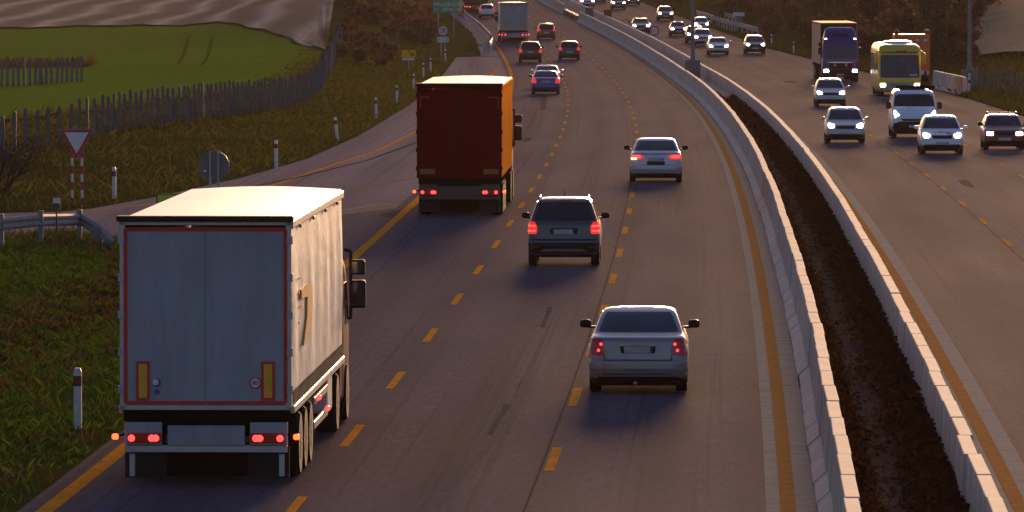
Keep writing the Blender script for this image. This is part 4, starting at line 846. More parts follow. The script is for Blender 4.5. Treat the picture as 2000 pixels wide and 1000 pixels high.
def make_truck(name, px, py, label, doors, side, roof, cabcol, tape, plates, L=13.6, w=2.55, z1=3.98, wpx=None, stickers=False, corners=False, detail=False, cat='truck', mid='plate', rigid=False):
    P_ = hit(px, py); t = empty(name, (0, 0, 0)); tag(t, label, cat); z0 = 1.16
    trailer_rear(t, doors, tape, plates, w, z0, z1, L, stickers, corners); trailer_under(t, w, z0, L, mid); truck_box(t, roof, side, w, z0, z1, L)
    hw = w / 2
    ax = [2.45, 3.75, 5.05] if not rigid else [2.2]
    truck_wheels(t, w, ax + [L - 1.2 if not rigid else L - .2, L + 1.75], .5)
    cab(t, cabcol, L + .55, h=3.5)
    MB().box((0, L + .6, .72), (2.2, 3.4, .3)).build('tractor_chassis', MAT['under'], t)
    if detail:
        for sx in (-1, 1):
            m = MB()
            for k in range(46): m.box((sx * (hw + .012), .35 + k * .285, z0 + .16), (.012, .07, .22), rx=R(35))
            m.build('curtain_straps', MAT['bandblack'], t)
            MB().box((sx * (hw + .002), L / 2 + .1, z0 - .01), (.07, L - .2, .11)).build('side_rail', MAT['alu'], t, .012)
            MB().box((sx * (hw - .05), 8.0, .90), (.05, 3.6, .12)).box((sx * (hw - .05), 8.0, .52), (.05, 3.6, .12)).build('side_guard', MAT['alu'], t, .01)
            MB().box((sx * (hw - .25), 10.6, .78), (.42, 1.3, .62)).build('pallet_box', MAT['curtain_white'], t, .03)
            MB().box((sx * (hw - .10), L + .9, .85), (.10, 1.5, .75)).build('tractor_skirt', MAT[cabcol], t, .03)
            for yy, zz in ((6.9, .92), (9.3, .60)): ellipsoid(MB(), (0, 0, 0), (1, 1, 1)); m = MB(); ellipsoid(m, (sx * (hw + .0), yy, zz), (.08, .12, .08), 8); m.build('side_marker', MAT['spot'], t)
            for k in range(4): ellipsoid(m := MB(), (sx * (hw + .01), 2.0 + k * 3.3, z1 - .16), (.05, .10, .06), 8); m.build('curtain_roller', MAT['alu'], t)
        # worn logo on the right-hand curtain
        MB().prismx([(2.0, 2.85), (3.0, 2.88), (4.7, 2.80), (4.7, 2.3), (4.1, 2.12), (3.2, 1.98), (2.5, 1.98), (3.0, 2.2), (3.4, 2.4), (3.5, 2.68), (2.0, 2.72)], hw - .02, hw + .032).build('curtain_logo', MAT['gold_ink'], t)
        m = MB()
        for k in range(7): m.box((hw + .028, 1.4 + .32 * (k % 3), 3.05 - .22 * (k // 2)), (.012, .22, .035))
        m.build('curtain_lettering', MAT['red_ink'], t)
    place(t, P_, False, 0.0, 1.0 if wpx is None else wpx / scale_at(P_) / w)
    return t
def build_trucks():
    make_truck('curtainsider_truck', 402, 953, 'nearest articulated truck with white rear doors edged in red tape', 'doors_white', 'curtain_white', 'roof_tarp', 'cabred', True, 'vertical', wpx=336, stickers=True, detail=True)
    make_truck('curtainsider_truck', 897, 424, 'articulated truck with dark red rear doors and sunlit orange side', 'doors_red', 'curtain_sunlit_red', 'roof_dull', 'cabred', False, 'horizontal', wpx=166, corners=True, z1=3.95, mid='alu')
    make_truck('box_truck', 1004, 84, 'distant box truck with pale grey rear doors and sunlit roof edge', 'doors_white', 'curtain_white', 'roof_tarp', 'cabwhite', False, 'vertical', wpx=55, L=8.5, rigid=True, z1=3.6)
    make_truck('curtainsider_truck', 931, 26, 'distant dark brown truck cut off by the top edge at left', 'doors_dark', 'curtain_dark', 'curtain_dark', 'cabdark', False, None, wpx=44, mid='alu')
    # oncoming blue tractor with a tan trailer
    P_ = hit(1641, 160); t = empty('blue_truck', (0, 0, 0)); tag(t, 'oncoming articulated truck with a deep blue cab and tan curtain trailer', 'truck')
    cab(t, 'cabblue', -2.25, h=3.75, front=True, spots=True, visor='cabblue'); sub = empty('trailer', (0, -2.9 - 13.6, 0)); sub.parent = t
    bx = MB(); w = 2.55
    for sx in (-1, 1): MB().box((sx * (w / 2 - .015), -9.7, 2.55), (.03, 13.5, 2.75)).build('side_curtain', MAT['curtain_tan'], sub, loc=(0, 16.5, 0))
    MB().box((0, -2.96, 2.58), (w - .08, .10, 2.84)).build('front_wall', MAT['plastic'], sub, .02, loc=(0, 16.5, 0))
    MB().box((0, -9.7, 4.0), (w + .02, 13.6, .10)).build('roof', MAT['curtain_tan'], sub, .03, loc=(0, 16.5, 0)); MB().box((0, -9.7, 1.05), (w - .1, 13.4, .2)).build('chassis', MAT['under'], sub, loc=(0, 16.5, 0))
    MB().box((0, -9.7, 2.5), (w - .1, 13.3, 2.7)).build('load_body', MAT['under'], sub, loc=(0, 16.5, 0))
    truck_wheels(t, 2.5, [-.75, -4.4, -11.4, -12.7, -14.0], .5); MB().box((0, -3, .75), (1.0, 5.5, .3)).build('chassis', MAT['under'], t)
    place(t, P_, True, -.55, 71 / scale_at(P_) / 2.5)
    # bus
    P_ = hit(1757, 189); t = empty('coach', (0, 0, 0)); tag(t, 'oncoming yellow coach with a large dark windscreen', 'bus')
    B = Body([(.28, -5.4, 5.30, 1.16), (.42, -5.5, 5.48, 1.24), (.9, -5.52, 5.52, 1.25), (1.1, -5.52, 5.50, 1.25), (2.5, -5.5, 5.28, 1.24), (2.78, -5.48, 5.12, 1.22), (2.95, -5.42, 4.9, 1.16), (3.05, -5.3, 4.65, 1.02), (3.08, -5.1, 4.4, .8)], [(0, .32), (2.8, .3), (3.1, .3)])
    link('body', B.mesh('body', MAT['buspaint'], .1), t)
    B.panel('front', [(1.12, -1.10, 1.10), (1.3, -1.14, 1.14), (2.4, -1.12, 1.12), (2.62, -1.06, 1.06)], .012, 16, 6).build('windscreen', MAT['glass'], t, smooth=True)
    for nm in ('left', 'right'): B.panel(nm, [(1.45, -5.0, 4.7), (2.5, -5.0, 4.6)], .01, 20, 3).build('side_window', MAT['glass'], t)
    B.panel('front', [(.40, -1.16, 1.16), (.80, -1.20, 1.20)], .014, 16, 4).build('bumper', MAT['silver'], t, smooth=True)
    B.panel('front', [(.60, -.5, .5), (.76, -.55, .55)], .022, 10, 2).build('grille', MAT['steel'], t)
    B.panel('front', [(1.22, -1.02, -.55), (1.34, -1.02, -.55)], .02, 6, 2).build('destination_card', MAT['plate'], t)
    B.panel('front', [(2.64, -.4, .25), (2.70, -.4, .25)], .02, 6, 1).build('route_light', MAT['reflector_red'], t)
    for sx in (-1, 1):
        B.panel('front', [(z_, min(sx * a, sx * b), max(sx * a, sx * b)) for z_, a, b in ((.58, .90, 1.10), (.66, .84, 1.14), (.78, .88, 1.13))], .026, 6, 4).build('headlight', MAT['head'], t)
        m = MB(); m.tube((sx * 1.12, 5.1, 2.75), (sx * 1.36, 5.45, 2.62), .035, n=8); a = m.build('mirror_arm', MAT['buspaint'], t); m = MB(); ellipsoid(m, (sx * 1.40, 5.48, 2.25), (.28, .2, .72)); m.build('mirror_housing', MAT['buspaint'], a, smooth=True)
        m = MB(); m.tube((sx * .55, B.front(.55, 1.16) + .03, 1.16), (sx * .05, B.front(.05, 1.55) + .03, 1.55), .012, n=6); m.build('wiper', MAT['plastic'], t)
    m = MB(); ellipsoid(m, (0, 2.0, 3.10), (1.75, 3.2, .36), 14); m.build('roof_unit', MAT['pale'], t, smooth=True)
    truck_wheels(t, 2.5, [3.4, -2.6], .48)
    place(t, P_, True, 5.0, 83 / scale_at(P_) / 2.5)
    # works vehicle with folded arrow board
    P_ = hit(1781, 166); t = empty('works_truck', (0, 0, 0)); tag(t, 'orange roadworks truck with four grey lamps standing behind the yellow coach', 'truck'); w = 2.4
    m = MB()
    for sx in (-1, 1): m.box((sx * .605, -1.0, 2.05), (1.17, 2.4, 2.7))
    body = m.build('body', MAT['worksorange'], t, .04)
    MB().box((0, .215, 3.30), (2.3, .05, .05)).box((0, .215, 2.0), (.08, .05, 2.6)).build('frame_rib', MAT['curtain_sunlit_red'], body, .01)
    for x in (-.92, -.34, .34, .92): MB().lathe([(0, .15), (.05, .155), (.07, .12)], 'y', (x, .2, 2.95), 16).build('warning_lamp', MAT['alu'], t, smooth=True)
    for x in (.92, -.92): MB().lathe([(0, .07), (.04, .07), (.05, .05)], 'y', (x, .2, 2.35), 12).build('small_lamp', MAT['alu'], t)
    for sx in (-1, 1):
        m = MB(); m.lathe([(3.40, .14), (3.46, .17), (3.62, .16), (3.72, .07)], 'z', (sx * 1.02, -.1, 0), 14); m.build('beacon', MAT['sign_red'], t, smooth=True)
    MB().tube((1.06, -.05, 3.40), (1.08, -.05, 3.9), .015, n=6).build('aerial', MAT['galv'], t)
    MB().box((0, -2.6, 1.5), (2.3, 2.0, 2.2)).build('cab', MAT['worksorange'], t, .08); MB().box((0, -1.7, .55), (2.0, 4.2, .3)).build('chassis', MAT['under'], t)
    st = MB().box((0, .30, .80), (2.2, .05, .32)).build('striped_board', MAT['sign_white'], t, .005)
    for k in range(5): MB().box((-.88 + k * .44, .33, .80), (.20, .012, .30), 0).build('red_stripe', MAT['sign_red'], st)
    truck_wheels(t, 2.3, [-.6, -3.0], .45)
    place(t, P_, True, 0.0, 70 / scale_at(P_) / 2.4)
build_trucks()

# ------------------------------------------------------------------ fences
def wire_rows(mb, pts, hs, r=.006):
    for h in hs:
        for a, b in zip(pts[:-1], pts[1:]): mb.tube((a[0], a[1], a[2] + h), (b[0], b[1], b[2] + h), r, n=4, cap=False)
def post_mesh(h, w=.11):
    def mk():
        m = MB(); m.box((0, 0, h / 2 - .15), (w, w, h + .3)); a = w / 2
        m.add([(-a, -a, h), (a, -a, h), (a, a, h), (-a, a, h), (0, 0, h + .07)], [(0, 1, 4), (1, 2, 4), (2, 3, 4), (3, 0, 4)]); return m.mesh('post', MAT['postgrey'])
    return shared(('post', h, w), mk)
def fence(label, pts, h, w=.11, braces=(), wires=True):
    """pts: ground points of the posts"""
    c = pts[len(pts) // 2]; root = empty('wire_fence', (c[0], c[1], c[2])); tag(root, label, 'fence', 'grey post and wire fences')
    loc = [(p[0] - c[0], p[1] - c[1], p[2] - c[2]) for p in pts]
    for i, p in enumerate(loc):
        o = link('post', post_mesh(h, w), root, p); o.rotation_euler = (random.gauss(0, .012), random.gauss(0, .02), random.uniform(0, .3)); o.scale = (1, 1, random.uniform(.95, 1.05))
        if i in braces:
            for s in (-1, 1):
                j = min(max(i + s, 0), len(loc) - 1); q = loc[j]; v = Vector(q) - Vector(p); v = v.normalized() * min(1.3, v.length) if v.length > 0 else Vector((1, 0, 0)); MB().tube((p[0] + v.x * .85, p[1] + v.y * .85, p[2] - .1), (p[0], p[1], p[2] + h * .72), w * .45, n=6).build('brace', MAT['postgrey'], root)
    if wires:
        m = MB(); wire_rows(m, loc, [h * f for f in (.2, .5, .8)], .003); m.build('wire_mesh', MAT['wire'], root)
def along(poly, sp):
    poly = [Vector((x, y, 0)) for x, y in poly]; out = []; carry = 0
    for a, b in zip(poly[:-1], poly[1:]):
        L = (b - a).length; t = carry
        while t < L: p = a + (b - a) * (t / L); out.append((p.x, p.y, gz(p.x, p.y))); t += sp
        carry = t - L
    return out
def build_fences():
    def P2(*px): return [tuple(hit(x, y)[:2]) for x, y in px]
    def by_px(keys, sp_px, jitter=.8):
        xs = [k[0] for k in keys]; out = []; x = xs[0]
        while x <= xs[-1]:
            sp = float(np.interp(x, [k for k, _ in sp_px], [v for _, v in sp_px])); p = hit(x, float(np.interp(x, xs, [k[1] for k in keys]))); out.append((p.x, p.y, p.z)); x += sp + random.uniform(-jitter, jitter)
        return out
    k1 = [(-40, 318), (0, 312), (50, 302), (105, 292), (160, 276), (200, 262), (260, 252), (340, 240)]
    p1 = by_px(k1, [(-40, 23), (100, 22), (180, 14), (200, 11.5), (340, 10)])
    fence('lower left fence of grey concrete posts behind the yield sign', p1, 1.55, .11, [2, 11, 14, 25])
    k2 = [(350, 239), (420, 229), (500, 219), (560, 210), (606, 200)]
    fence('middle stretch of grey post fence on the bank below the green field', by_px(k2, [(350, 9.5), (606, 6)], .4), 1.55, .11, [2, 12, 22])
    k3 = [(612, 190), (628, 172), (640, 152), (648, 132), (655, 112), (660, 95), (664, 80)]
    pts = along(P2(*k3), 4.5); fence('far stretch of grey post fence climbing beside the brown thicket', pts, 1.6, .12, [3, 20, 33])
    k4 = [(-20, 176), (60, 172), (110, 166), (168, 164)]
    fence('short upper left fence of grey posts standing in the green field', by_px(k4, [(-20, 11.5), (168, 9.5)], .6), 1.6, .14, [9], True)
    k5 = [(668, 92), (700, 98), (740, 102), (780, 108)]
    fence('faint post fence running in front of the brown thicket', along(P2(*k5), 3.0), 1.5, .10, [4])
    k6 = [(1909, 178), (1940, 182), (1975, 187), (2040, 196)]
    pts = by_px(k6, [(1909, 9), (2040, 9)], .5); fence('right roadside fence of pale wooden posts beside the bare field', pts, 1.45, .10, [])
build_fences()

# ------------------------------------------------------------------ roadside posts, signs, lamps, guardrails
def delineator(px, py, label, h=1.05, tilt=0, near=False, black=False):
    p = hit(px, py); t = empty('marker_post', p, R(random.uniform(-6, 6))); t.rotation_euler = (0, tilt, 0); tag(t, label, 'marker post', 'roadside marker posts')
    def mk():
        m = MB(); w = .065; d = .05; pts = [(-w, -.1), (w, -.1), (w, h - .06), (w * .7, h), (-w * .7, h), (-w, h - .03)]; m.prism(pts, -d, d); return m.mesh('post', MAT['post_white'])
    link('post', shared(('delin', h), mk), t)
    o = link('reflector_band', shared(('band', black), lambda: MB().box((0, 0, h - .22), (.134, .104, .17)).mesh('band', MAT['bandblack' if black else 'band'])), t)
    if near: MB().box((0, -.056, h - .22), (.075, .012, .11)).build('reflector', MAT['reflector_red'], o)
    return t
def pole_sign(name, px, py, label, face, zc, r=None, size=None, posts=(-.15, .15), pr=.035, head=True, striped=False, ht=None, cat='road sign', plate=None, back=False, group=None, sc=1.0):
    p = hit(px, py); t = empty(name, p, 0, sc); tag(t, label, cat, group); top = ht or (zc + (r or size[1] / 2) - .05)
    for x in posts:
        if striped:
            n = 9; seg = top / n; m = MB()
            o = MB().tube((x, .04, -.2), (x, .04, top), pr, n=10).build('post', MAT['post_white'], t, smooth=True)
            for k in range(0, n - 2): 
                if k % 2 == 0: MB().tube((x, .04, k * seg), (x, .04, (k + 1) * seg), pr + .004, n=10).build('red_band', MAT['sign_red'], o)
        else: MB().tube((x, .04 if not back else -.04, -.2), (x, .04 if not back else -.04, top), pr, n=10).build('post', MAT['galv'], t, smooth=True)
    return t
def disc(m, r, y0, y1, z, n=36): return m.lathe([(y0, r), (y1, r)], 'y', (0, 0, z), n)
def ban_sign(px, py, label, r, zc, plate=None, speed=False):
    t = pole_sign('round_sign', px, py, label, None, zc, r=r, posts=(-r * .32, r * .32), pr=.04)
    f = disc(MB(), r, -.02, .0, zc).build('sign_face', MAT['sign_red'], t); disc(MB(), r * .76, -.03, -.018, zc).build('white_disc', MAT['sign_white'], f)
    if speed: q = link('numeral', text_mesh('100', r * .72, 'numeral', 'sign_black', .004), f, (0, -.036, zc)); q.rotation_euler = (R(90), 0, 0)
    else:
        m = MB(); m.lathe([(-.04, r * .17), (-.026, r * .17)], 'y', (-r * .34, 0, zc), 20)
        def bar(x, w, h, mi=0): m.box((x, -.033, zc), (w, .012, h))
        m = MB()   # ring-like symbol and two uprights
        n = 20; vs = []; 
        for rr, hh in ((.14, .42), (.24, .52)):
            for i in range(n): a = 2 * math.pi * i / n; vs += [(-r * .30 + r * rr * math.cos(a), -.036, zc + r * hh * math.sin(a)), (-r * .30 + r * rr * math.cos(a), -.028, zc + r * hh * math.sin(a))]
        fs = []
        for i in range(n): j = (i + 1) % n; fs += [(2 * i, 2 * j, 2 * n + 2 * j, 2 * n + 2 * i)]
        m.add(vs, fs); bar(r * .10, r * .17, r * .95); bar(r * .42, r * .17, r * .80); m.build('symbol', MAT['sign_black'], f)
    if plate:
        m = MB(); m.box((0, -.015, zc - r - .27), (r * 2.05, .02, .42)); o = m.build('plate', MAT['sign_white'], t, .004)
        q = link('lettering', text_mesh(plate, .34, 'lettering', 'sign_black', .003), o, (0, -.03, zc - r - .27)); q.rotation_euler = (R(90), 0, 0)
    return t
def build_furniture():
    delineator(152, 838, 'nearest white marker post with dark reflector band on the left verge', 1.03, .0, True, True)
    for (x, y, tl, l) in [(223, 389, 0, 'marker post with red band right of the yield sign'), (539, 328, 0, 'marker post between the round sign back and the leaning one'), (659, 275, -.10, 'leaning marker post on the bank with red band'), (735, 231, -.03, 'marker post above the left corner of the red truck'),
                          (775, 202, 0, 'second marker post beyond the leaning one, uphill of the red truck'), (808, 176, 0, 'marker post right beside the red truck roof'), (827, 152, 0, 'marker post just beyond the red truck roof'), (841, 141, 0, 'marker post below the yellow road sign at right'), (870, 122, 0, 'marker post under the round sign with a plate'), (940, 108, 0, 'lone marker post on the green wedge by the guardrail end'),
                          (1550, 106, 0, 'marker post left of the blue truck on the right verge'), (1507, 91, 0, 'farther small marker post on the right verge')]:
        delineator(x, y, l, 1.05, tl, False)
    delineator(1893, 186, 'stout white marker post before the right lamp footing', 1.35)
    # yield sign
    p = hit(150, 402); t = pole_sign('yield_sign', 150, 402, 'white triangular yield sign with red border on two red and white striped posts', None, 2.0, r=.3, posts=(-.15, .165), pr=.042, striped=True, ht=2.30)
    s = scale_at(p); zt = (402 - 252) / s; zb = (402 - 313) / s; hw = 34.5 / s
    def tri(m, k, y0, y1):
        cz = zt - (zt - zb) / 3; pts = [(-hw * k, cz + (zt - cz) * k), (hw * k, cz + (zt - cz) * k), (0, cz + (zb - cz) * k)]; m.prism(pts, y0, y1); return m
    a = tri(MB(), 1.0, -.02, .0).build('sign_rim', MAT['alu'], t, .01); b = tri(MB(), .965, -.028, -.015).build('red_border', MAT['sign_red'], a); tri(MB(), .68, -.034, -.024).build('white_panel', MAT['sign_white'], a)
    # back of a round sign
    p = hit(418, 408); s = scale_at(p); t = pole_sign('round_sign', 418, 408, 'grey back of a round road sign on two posts above the nearest truck', None, 1.3, r=.48, posts=(-.115, .14), pr=.04, back=True, ht=(408 - 296) / s)
    zc = (408 - 324) / s; f = disc(MB(), 30 / s, .0, .03, zc).build('sign_back', MAT['sign_back'], t); MB().box((0, -.02, zc + .24), (.62, .03, .05)).box((0, -.02, zc - .24), (.62, .03, .05)).build('cross_bar', MAT['sign_back'], f); MB().box((-.29, -.006, zc - .16), (.09, .012, .06)).build('sticker', MAT['post_white'], f)
    # lime board behind the nearest truck
    p = hit(330, 462); s = scale_at(p); t = pole_sign('lime_board', 330, 462, 'lime yellow board with dark frame just behind the roof of the nearest truck', None, 1.0, size=(1, .4), posts=(0,), ht=1.2)
    m = MB(); m.box((0, 0, 1.02), (.72, .03, .42)); a = m.build('frame', MAT['bandblack'], t); MB().box((0, -.02, 1.02), (.64, .012, .35)).build('panel', MAT['sign_lime'], a)
    # yellow road sign with white plate
    p = hit(798, 141); s = scale_at(p); t = pole_sign('yellow_sign', 798, 141, 'yellow direction board with a small white plate below it beside the thicket', None, 1.4, size=(1, .6), posts=(0,), ht=1.5)
    m = MB(); m.box((0, 0, (141 - 105) / s), (27 / s, .03, 15 / s)); a = m.build('panel', MAT['sign_yellow'], t)
    m = MB(); z = (141 - 103) / s; m.box((0, -.02, z + .12), (.12, .012, .12)); 
    for k in range(3): m.box((.16 + k * .11, -.02, z - .13), (.06, .012, .22))
    m.build('symbol', MAT['sign_black'], a); MB().box((0, 0, (141 - 115.5) / s), (24 / s, .03, 4 / s)).build('plate', MAT['sign_white'], t)
    p = hit(865, 112); s = scale_at(p); ban_sign(865, 112, 'round red rimmed sign with a white text plate on the left slope', 11.2 / s, (112 - 60) / s, '4 11-2')
    # median signs
    for (x, yc, r, lab, plate, speed, zb) in ((1278, 60, 9.5, 'round red rimmed median sign with a plate below it', '4 11-2', False, 96), (1221, 46, 8.5, 'smaller round red rimmed median sign without a plate', None, True, 66)):
        D = 655.0 if plate else 700.0; X = (x - 1000) / F_PX * D; z0 = float(prof(D)); s = F_PX / D; zc = CAM_H - (yc + 85) / s - z0
        t = empty('round_sign', (X, D, z0)); tag(t, lab, 'road sign'); rr = r / s
        for k in (-.14, .14): MB().tube((k, .04, -.2), (k, .04, zc + rr * .6), .045, n=8).build('post', MAT['sign_back'], t)
        f = disc(MB(), rr, -.02, .0, zc).build('sign_face', MAT['sign_red'], t); disc(MB(), rr * .76, -.03, -.018, zc).build('white_disc', MAT['sign_white'], f)
        q = link('lettering', text_mesh('90' if speed else 'O11', rr * .85, 'lettering', 'sign_black', .004), f, (0, -.036, zc)); q.rotation_euler = (R(90), 0, 0)
        if plate:
            o = MB().box((.0, -.015, zc - rr - .25), (rr * 2.3, .02, .42)).build('plate', MAT['sign_white'], t); q = link('lettering', text_mesh(plate, .36, 'lettering', 'sign_black', .003), o, (0, -.03, zc - rr - .25)); q.rotation_euler = (R(90), 0, 0)
    # green direction sign
    p = hit(871, 74); s = scale_at(p); t = empty('direction_sign', p); tag(t, 'large green direction sign with white lettering at the top edge', 'road sign')
    zb = (74 - 26) / s; w = 51 / s
    for k in (-w * .3, w * .3): MB().tube((k, .06, -.3), (k, .06, zb + 3), .07, n=8).build('post', MAT['galv'], t)
    a = MB().box((0, 0, zb + 1.7), (w, .04, 3.4)).build('panel', MAT['sign_green'], t, .01)
    for body, x, z, sz in (('MALDINOVA', .30, zb + .80, .50), ('SENEC M', .52, zb + .33, .40), ('12', -w * .38, zb + .82, .46), ('11', -w * .38, zb + .33, .44)):
        q = link('lettering', text_mesh(body, sz, 'lettering', 'sign_white', .004), a, (x, -.026, z)); q.rotation_euler = (R(90), 0, 0)
    MB().box((w * .28, -.024, zb + 1.45), (.5, .012, .4)).build('red_symbol', MAT['sign_red'], a)
    # lamp posts
    def lamp(x, y, D, blk, label, X=None):
        s = F_PX / D; X = (x - 1000) / s; z = float(ground(np.array([X]), np.array([D]))[0]); t = empty('lamp_post', (X, D, z)); tag(t, label, 'lamp post')
        o = MB().box((0, 0, blk[1] / 2 - .1), (blk[0], blk[0], blk[1] + .2)).build('footing', MAT['block'], t, .02)
        MB().tube((0, 0, blk[1]), (0, 0, blk[1] + .12), .24, .2, n=16).tube((0, 0, blk[1] + .12), (0, 0, blk[1] + .5), .17, .15, n=16).build('collar', MAT['lamp_pole'], t, smooth=True)
        MB().tube((0, 0, blk[1] + .5), (0, 0, 13.0), .135, .09, n=16).build('pole', MAT['lamp_pole'], t, smooth=True)
        MB().tube((0, 0, 12.9), (0, -2.2, 13.5), .06, n=10).build('arm', MAT['lamp_pole'], t, smooth=True); MB().box((0, -2.5, 13.5), (.3, .8, .14)).build('lamp_head', MAT['alu'], t, .04)
    lamp(1353, 0, 486.0, (1.0, 1.62), 'tall grey lamp post standing in the median between the barrier rows')
    p = hit(1893.5, 176); lamp(1893.5, 0, p.y, (1.0, 1.28), 'tall grey lamp post on a concrete footing at the right roadside')
    # near guardrail on the left verge
    def wbeam(m, pts, h=.31):
        sec = [(-.02, -h / 2), (.045, -h * .32), (.045, -h * .18), (0, 0), (.045, h * .18), (.045, h * .32), (-.02, h / 2)]
        for a, b in zip(pts[:-1], pts[1:]):
            a, b = Vector(a), Vector(b); d = (b - a); d.z = 0; d.normalize(); nr = Vector((-d.y, d.x, 0)) * -1
            vs = [c + nr * o + Vector((0, 0, z)) for c in (a, b) for o, z in sec] + [c + nr * (o - .02) + Vector((0, 0, z)) for c in (a, b) for o, z in sec]; n = len(sec)
            fs = [(i, i + 1, n + i + 1, n + i) for i in range(n - 1)] + [(2 * n + i, 3 * n + i, 3 * n + i + 1, 2 * n + i + 1) for i in range(n - 1)]
            fs += [(0, n, 3 * n, 2 * n), (n - 1, 3 * n - 1, 4 * n - 1, 2 * n - 1)]; m.add(vs, fs)
        return m
    q = [hit(-130, 492), hit(-40, 487), hit(3, 484), hit(80, 476), hit(156, 470), hit(196, 478), hit(222, 484)]; c = q[3]; s = scale_at(c)
    t = empty('guardrail', c); tag(t, 'near steel guardrail bending down to the ground left of the white truck', 'guardrail')
    hgt = [.60, .60, .60, .60, .58, .34, .05]; pts = [(p.x - c.x, p.y - c.y, gz(p.x, p.y) - c.z + h) for p, h in zip(q, hgt)]
    wbeam(MB(), pts, .33).build('rail', MAT['rail_lit'], t, smooth=False)
    for i in range(0, 6):
        x, y, z = pts[i]; o = MB().box((x, y - .07, z - .28), (.13, .10, 1.1 if i < 5 else .8)).build('post', MAT['lamp_pole'], t, .01); MB().box((x - .1, y + .01, z), (.22, .10, .28)).build('spacer', MAT['lamp_pole'], o)
    p = hit(111, 474); t = empty('rail_marker', (p.x, p.y - .05, p.z)); tag(t, 'small white and black reflector standing on the near guardrail', 'marker'); MB().box((0, 0, .62), (.04, .03, .7)).build('stem', MAT['bandblack'], t); a = MB().box((0, -.02, 1.05), (.19, .03, .30)).build('plate', MAT['bandblack'], t); MB().box((0, -.04, 1.13), (.19, .012, .14)).build('white_top', MAT['post_white'], a)
    def far_rail(label, px, h=.75):
        q = [hit(x, y) for x, y in px]; c = q[len(q) // 2]; t = empty('guardrail', c); tag(t, label, 'guardrail'); pts = [(p.x - c.x, p.y - c.y, p.z - c.z + h) for p in q]
        wbeam(MB(), pts, .4).build('rail', MAT['rail_lit'], t)
        dense = []
        for a, b in zip(pts[:-1], pts[1:]):
            for k in range(4): dense.append(Vector(a).lerp(Vector(b), k / 4))
        for d in dense: MB().box((d.x, d.y + .05, d.z - .38), (.12, .1, 1.0)).build('post', MAT['galv'], t)
    far_rail('distant guardrail curving along the left edge beside the green wedge', [(957, 104), (963, 93), (955, 82), (940, 66), (926, 54), (914, 44), (905, 34)])
    far_rail('distant guardrail along the right verge below the grey cabinet', [(1480, 74), (1440, 62), (1420, 58), (1400, 50), (1360, 38)])
    far_rail('short raised guardrail piece left of the grey cabinet', [(1436, 51), (1410, 42)], .9)
    # grey cabinet, barrier boards
    p = hit(1443, 58); s = scale_at(p); t = empty('sign_back', p); tag(t, 'pale grey back of a wide board on a stout stand above the right guardrail', 'road sign'); MB().box((0, 0, (58 - 28) / s), (22 / s, .06, 7 / s)).build('board', MAT['pale'], t); MB().box((0, .03, (58 - 42) / s), (13 / s, .10, 32 / s)).build('stand', MAT['sign_back'], t)
    for (x, y, mt, lab) in ((1151, 52, 'sage', 'grey green cabinet standing in the barrier gap'), (1187, 46, 'rust', 'rust brown board beside the barrier gap')):
        D = 745.0 if mt == 'sage' else 735.0; s = F_PX / D; X = (x - 1000) / s; z = float(prof(D)); t = empty('board_cabinet', (X, D, z)); tag(t, lab, 'cabinet'); o = MB().box((0, 0, .9), (15 / s, .5, 1.5)).build('panel', MAT[mt], t, .03); MB().box((0, -.26, .9), (13 / s, .03, 1.3)).build('door', MAT[mt], o); MB().box((0, 0, .08), (18 / s, .7, .16)).build('base', MAT['block'], t)
    D = 758; t = empty('steel_barrier', (float(XA(D)) + 7.93, D, float(prof(D)))); tag(t, 'low dark steel barrier section filling the gap in the left barrier row', 'barrier')
    m = MB()
    for k in range(6): m.box((float(XA(D + 4 + k * 7) - XA(D)), 4 + k * 7, .28 + float(prof(D + 4 + k * 7) - prof(D))), (.5, 6.8, .56))
    m.build('steel_section', MAT['sage'], t, .03)
    p = hit(1680, 22); t = empty('boundary_wall', (p.x, p.y + 60, gz(p.x, p.y + 60))); tag(t, 'pale lavender wall top showing above the right thicket at the top edge', 'wall')
    zt = (CAM_H - (3 + 85) / (F_PX / (p.y + 60))) - gz(p.x, p.y + 60); MB().box((0, 0, zt / 2 + 1), (11, .3, zt + .0 + 2)).build('panel', MAT['wall'], t)
build_furniture()

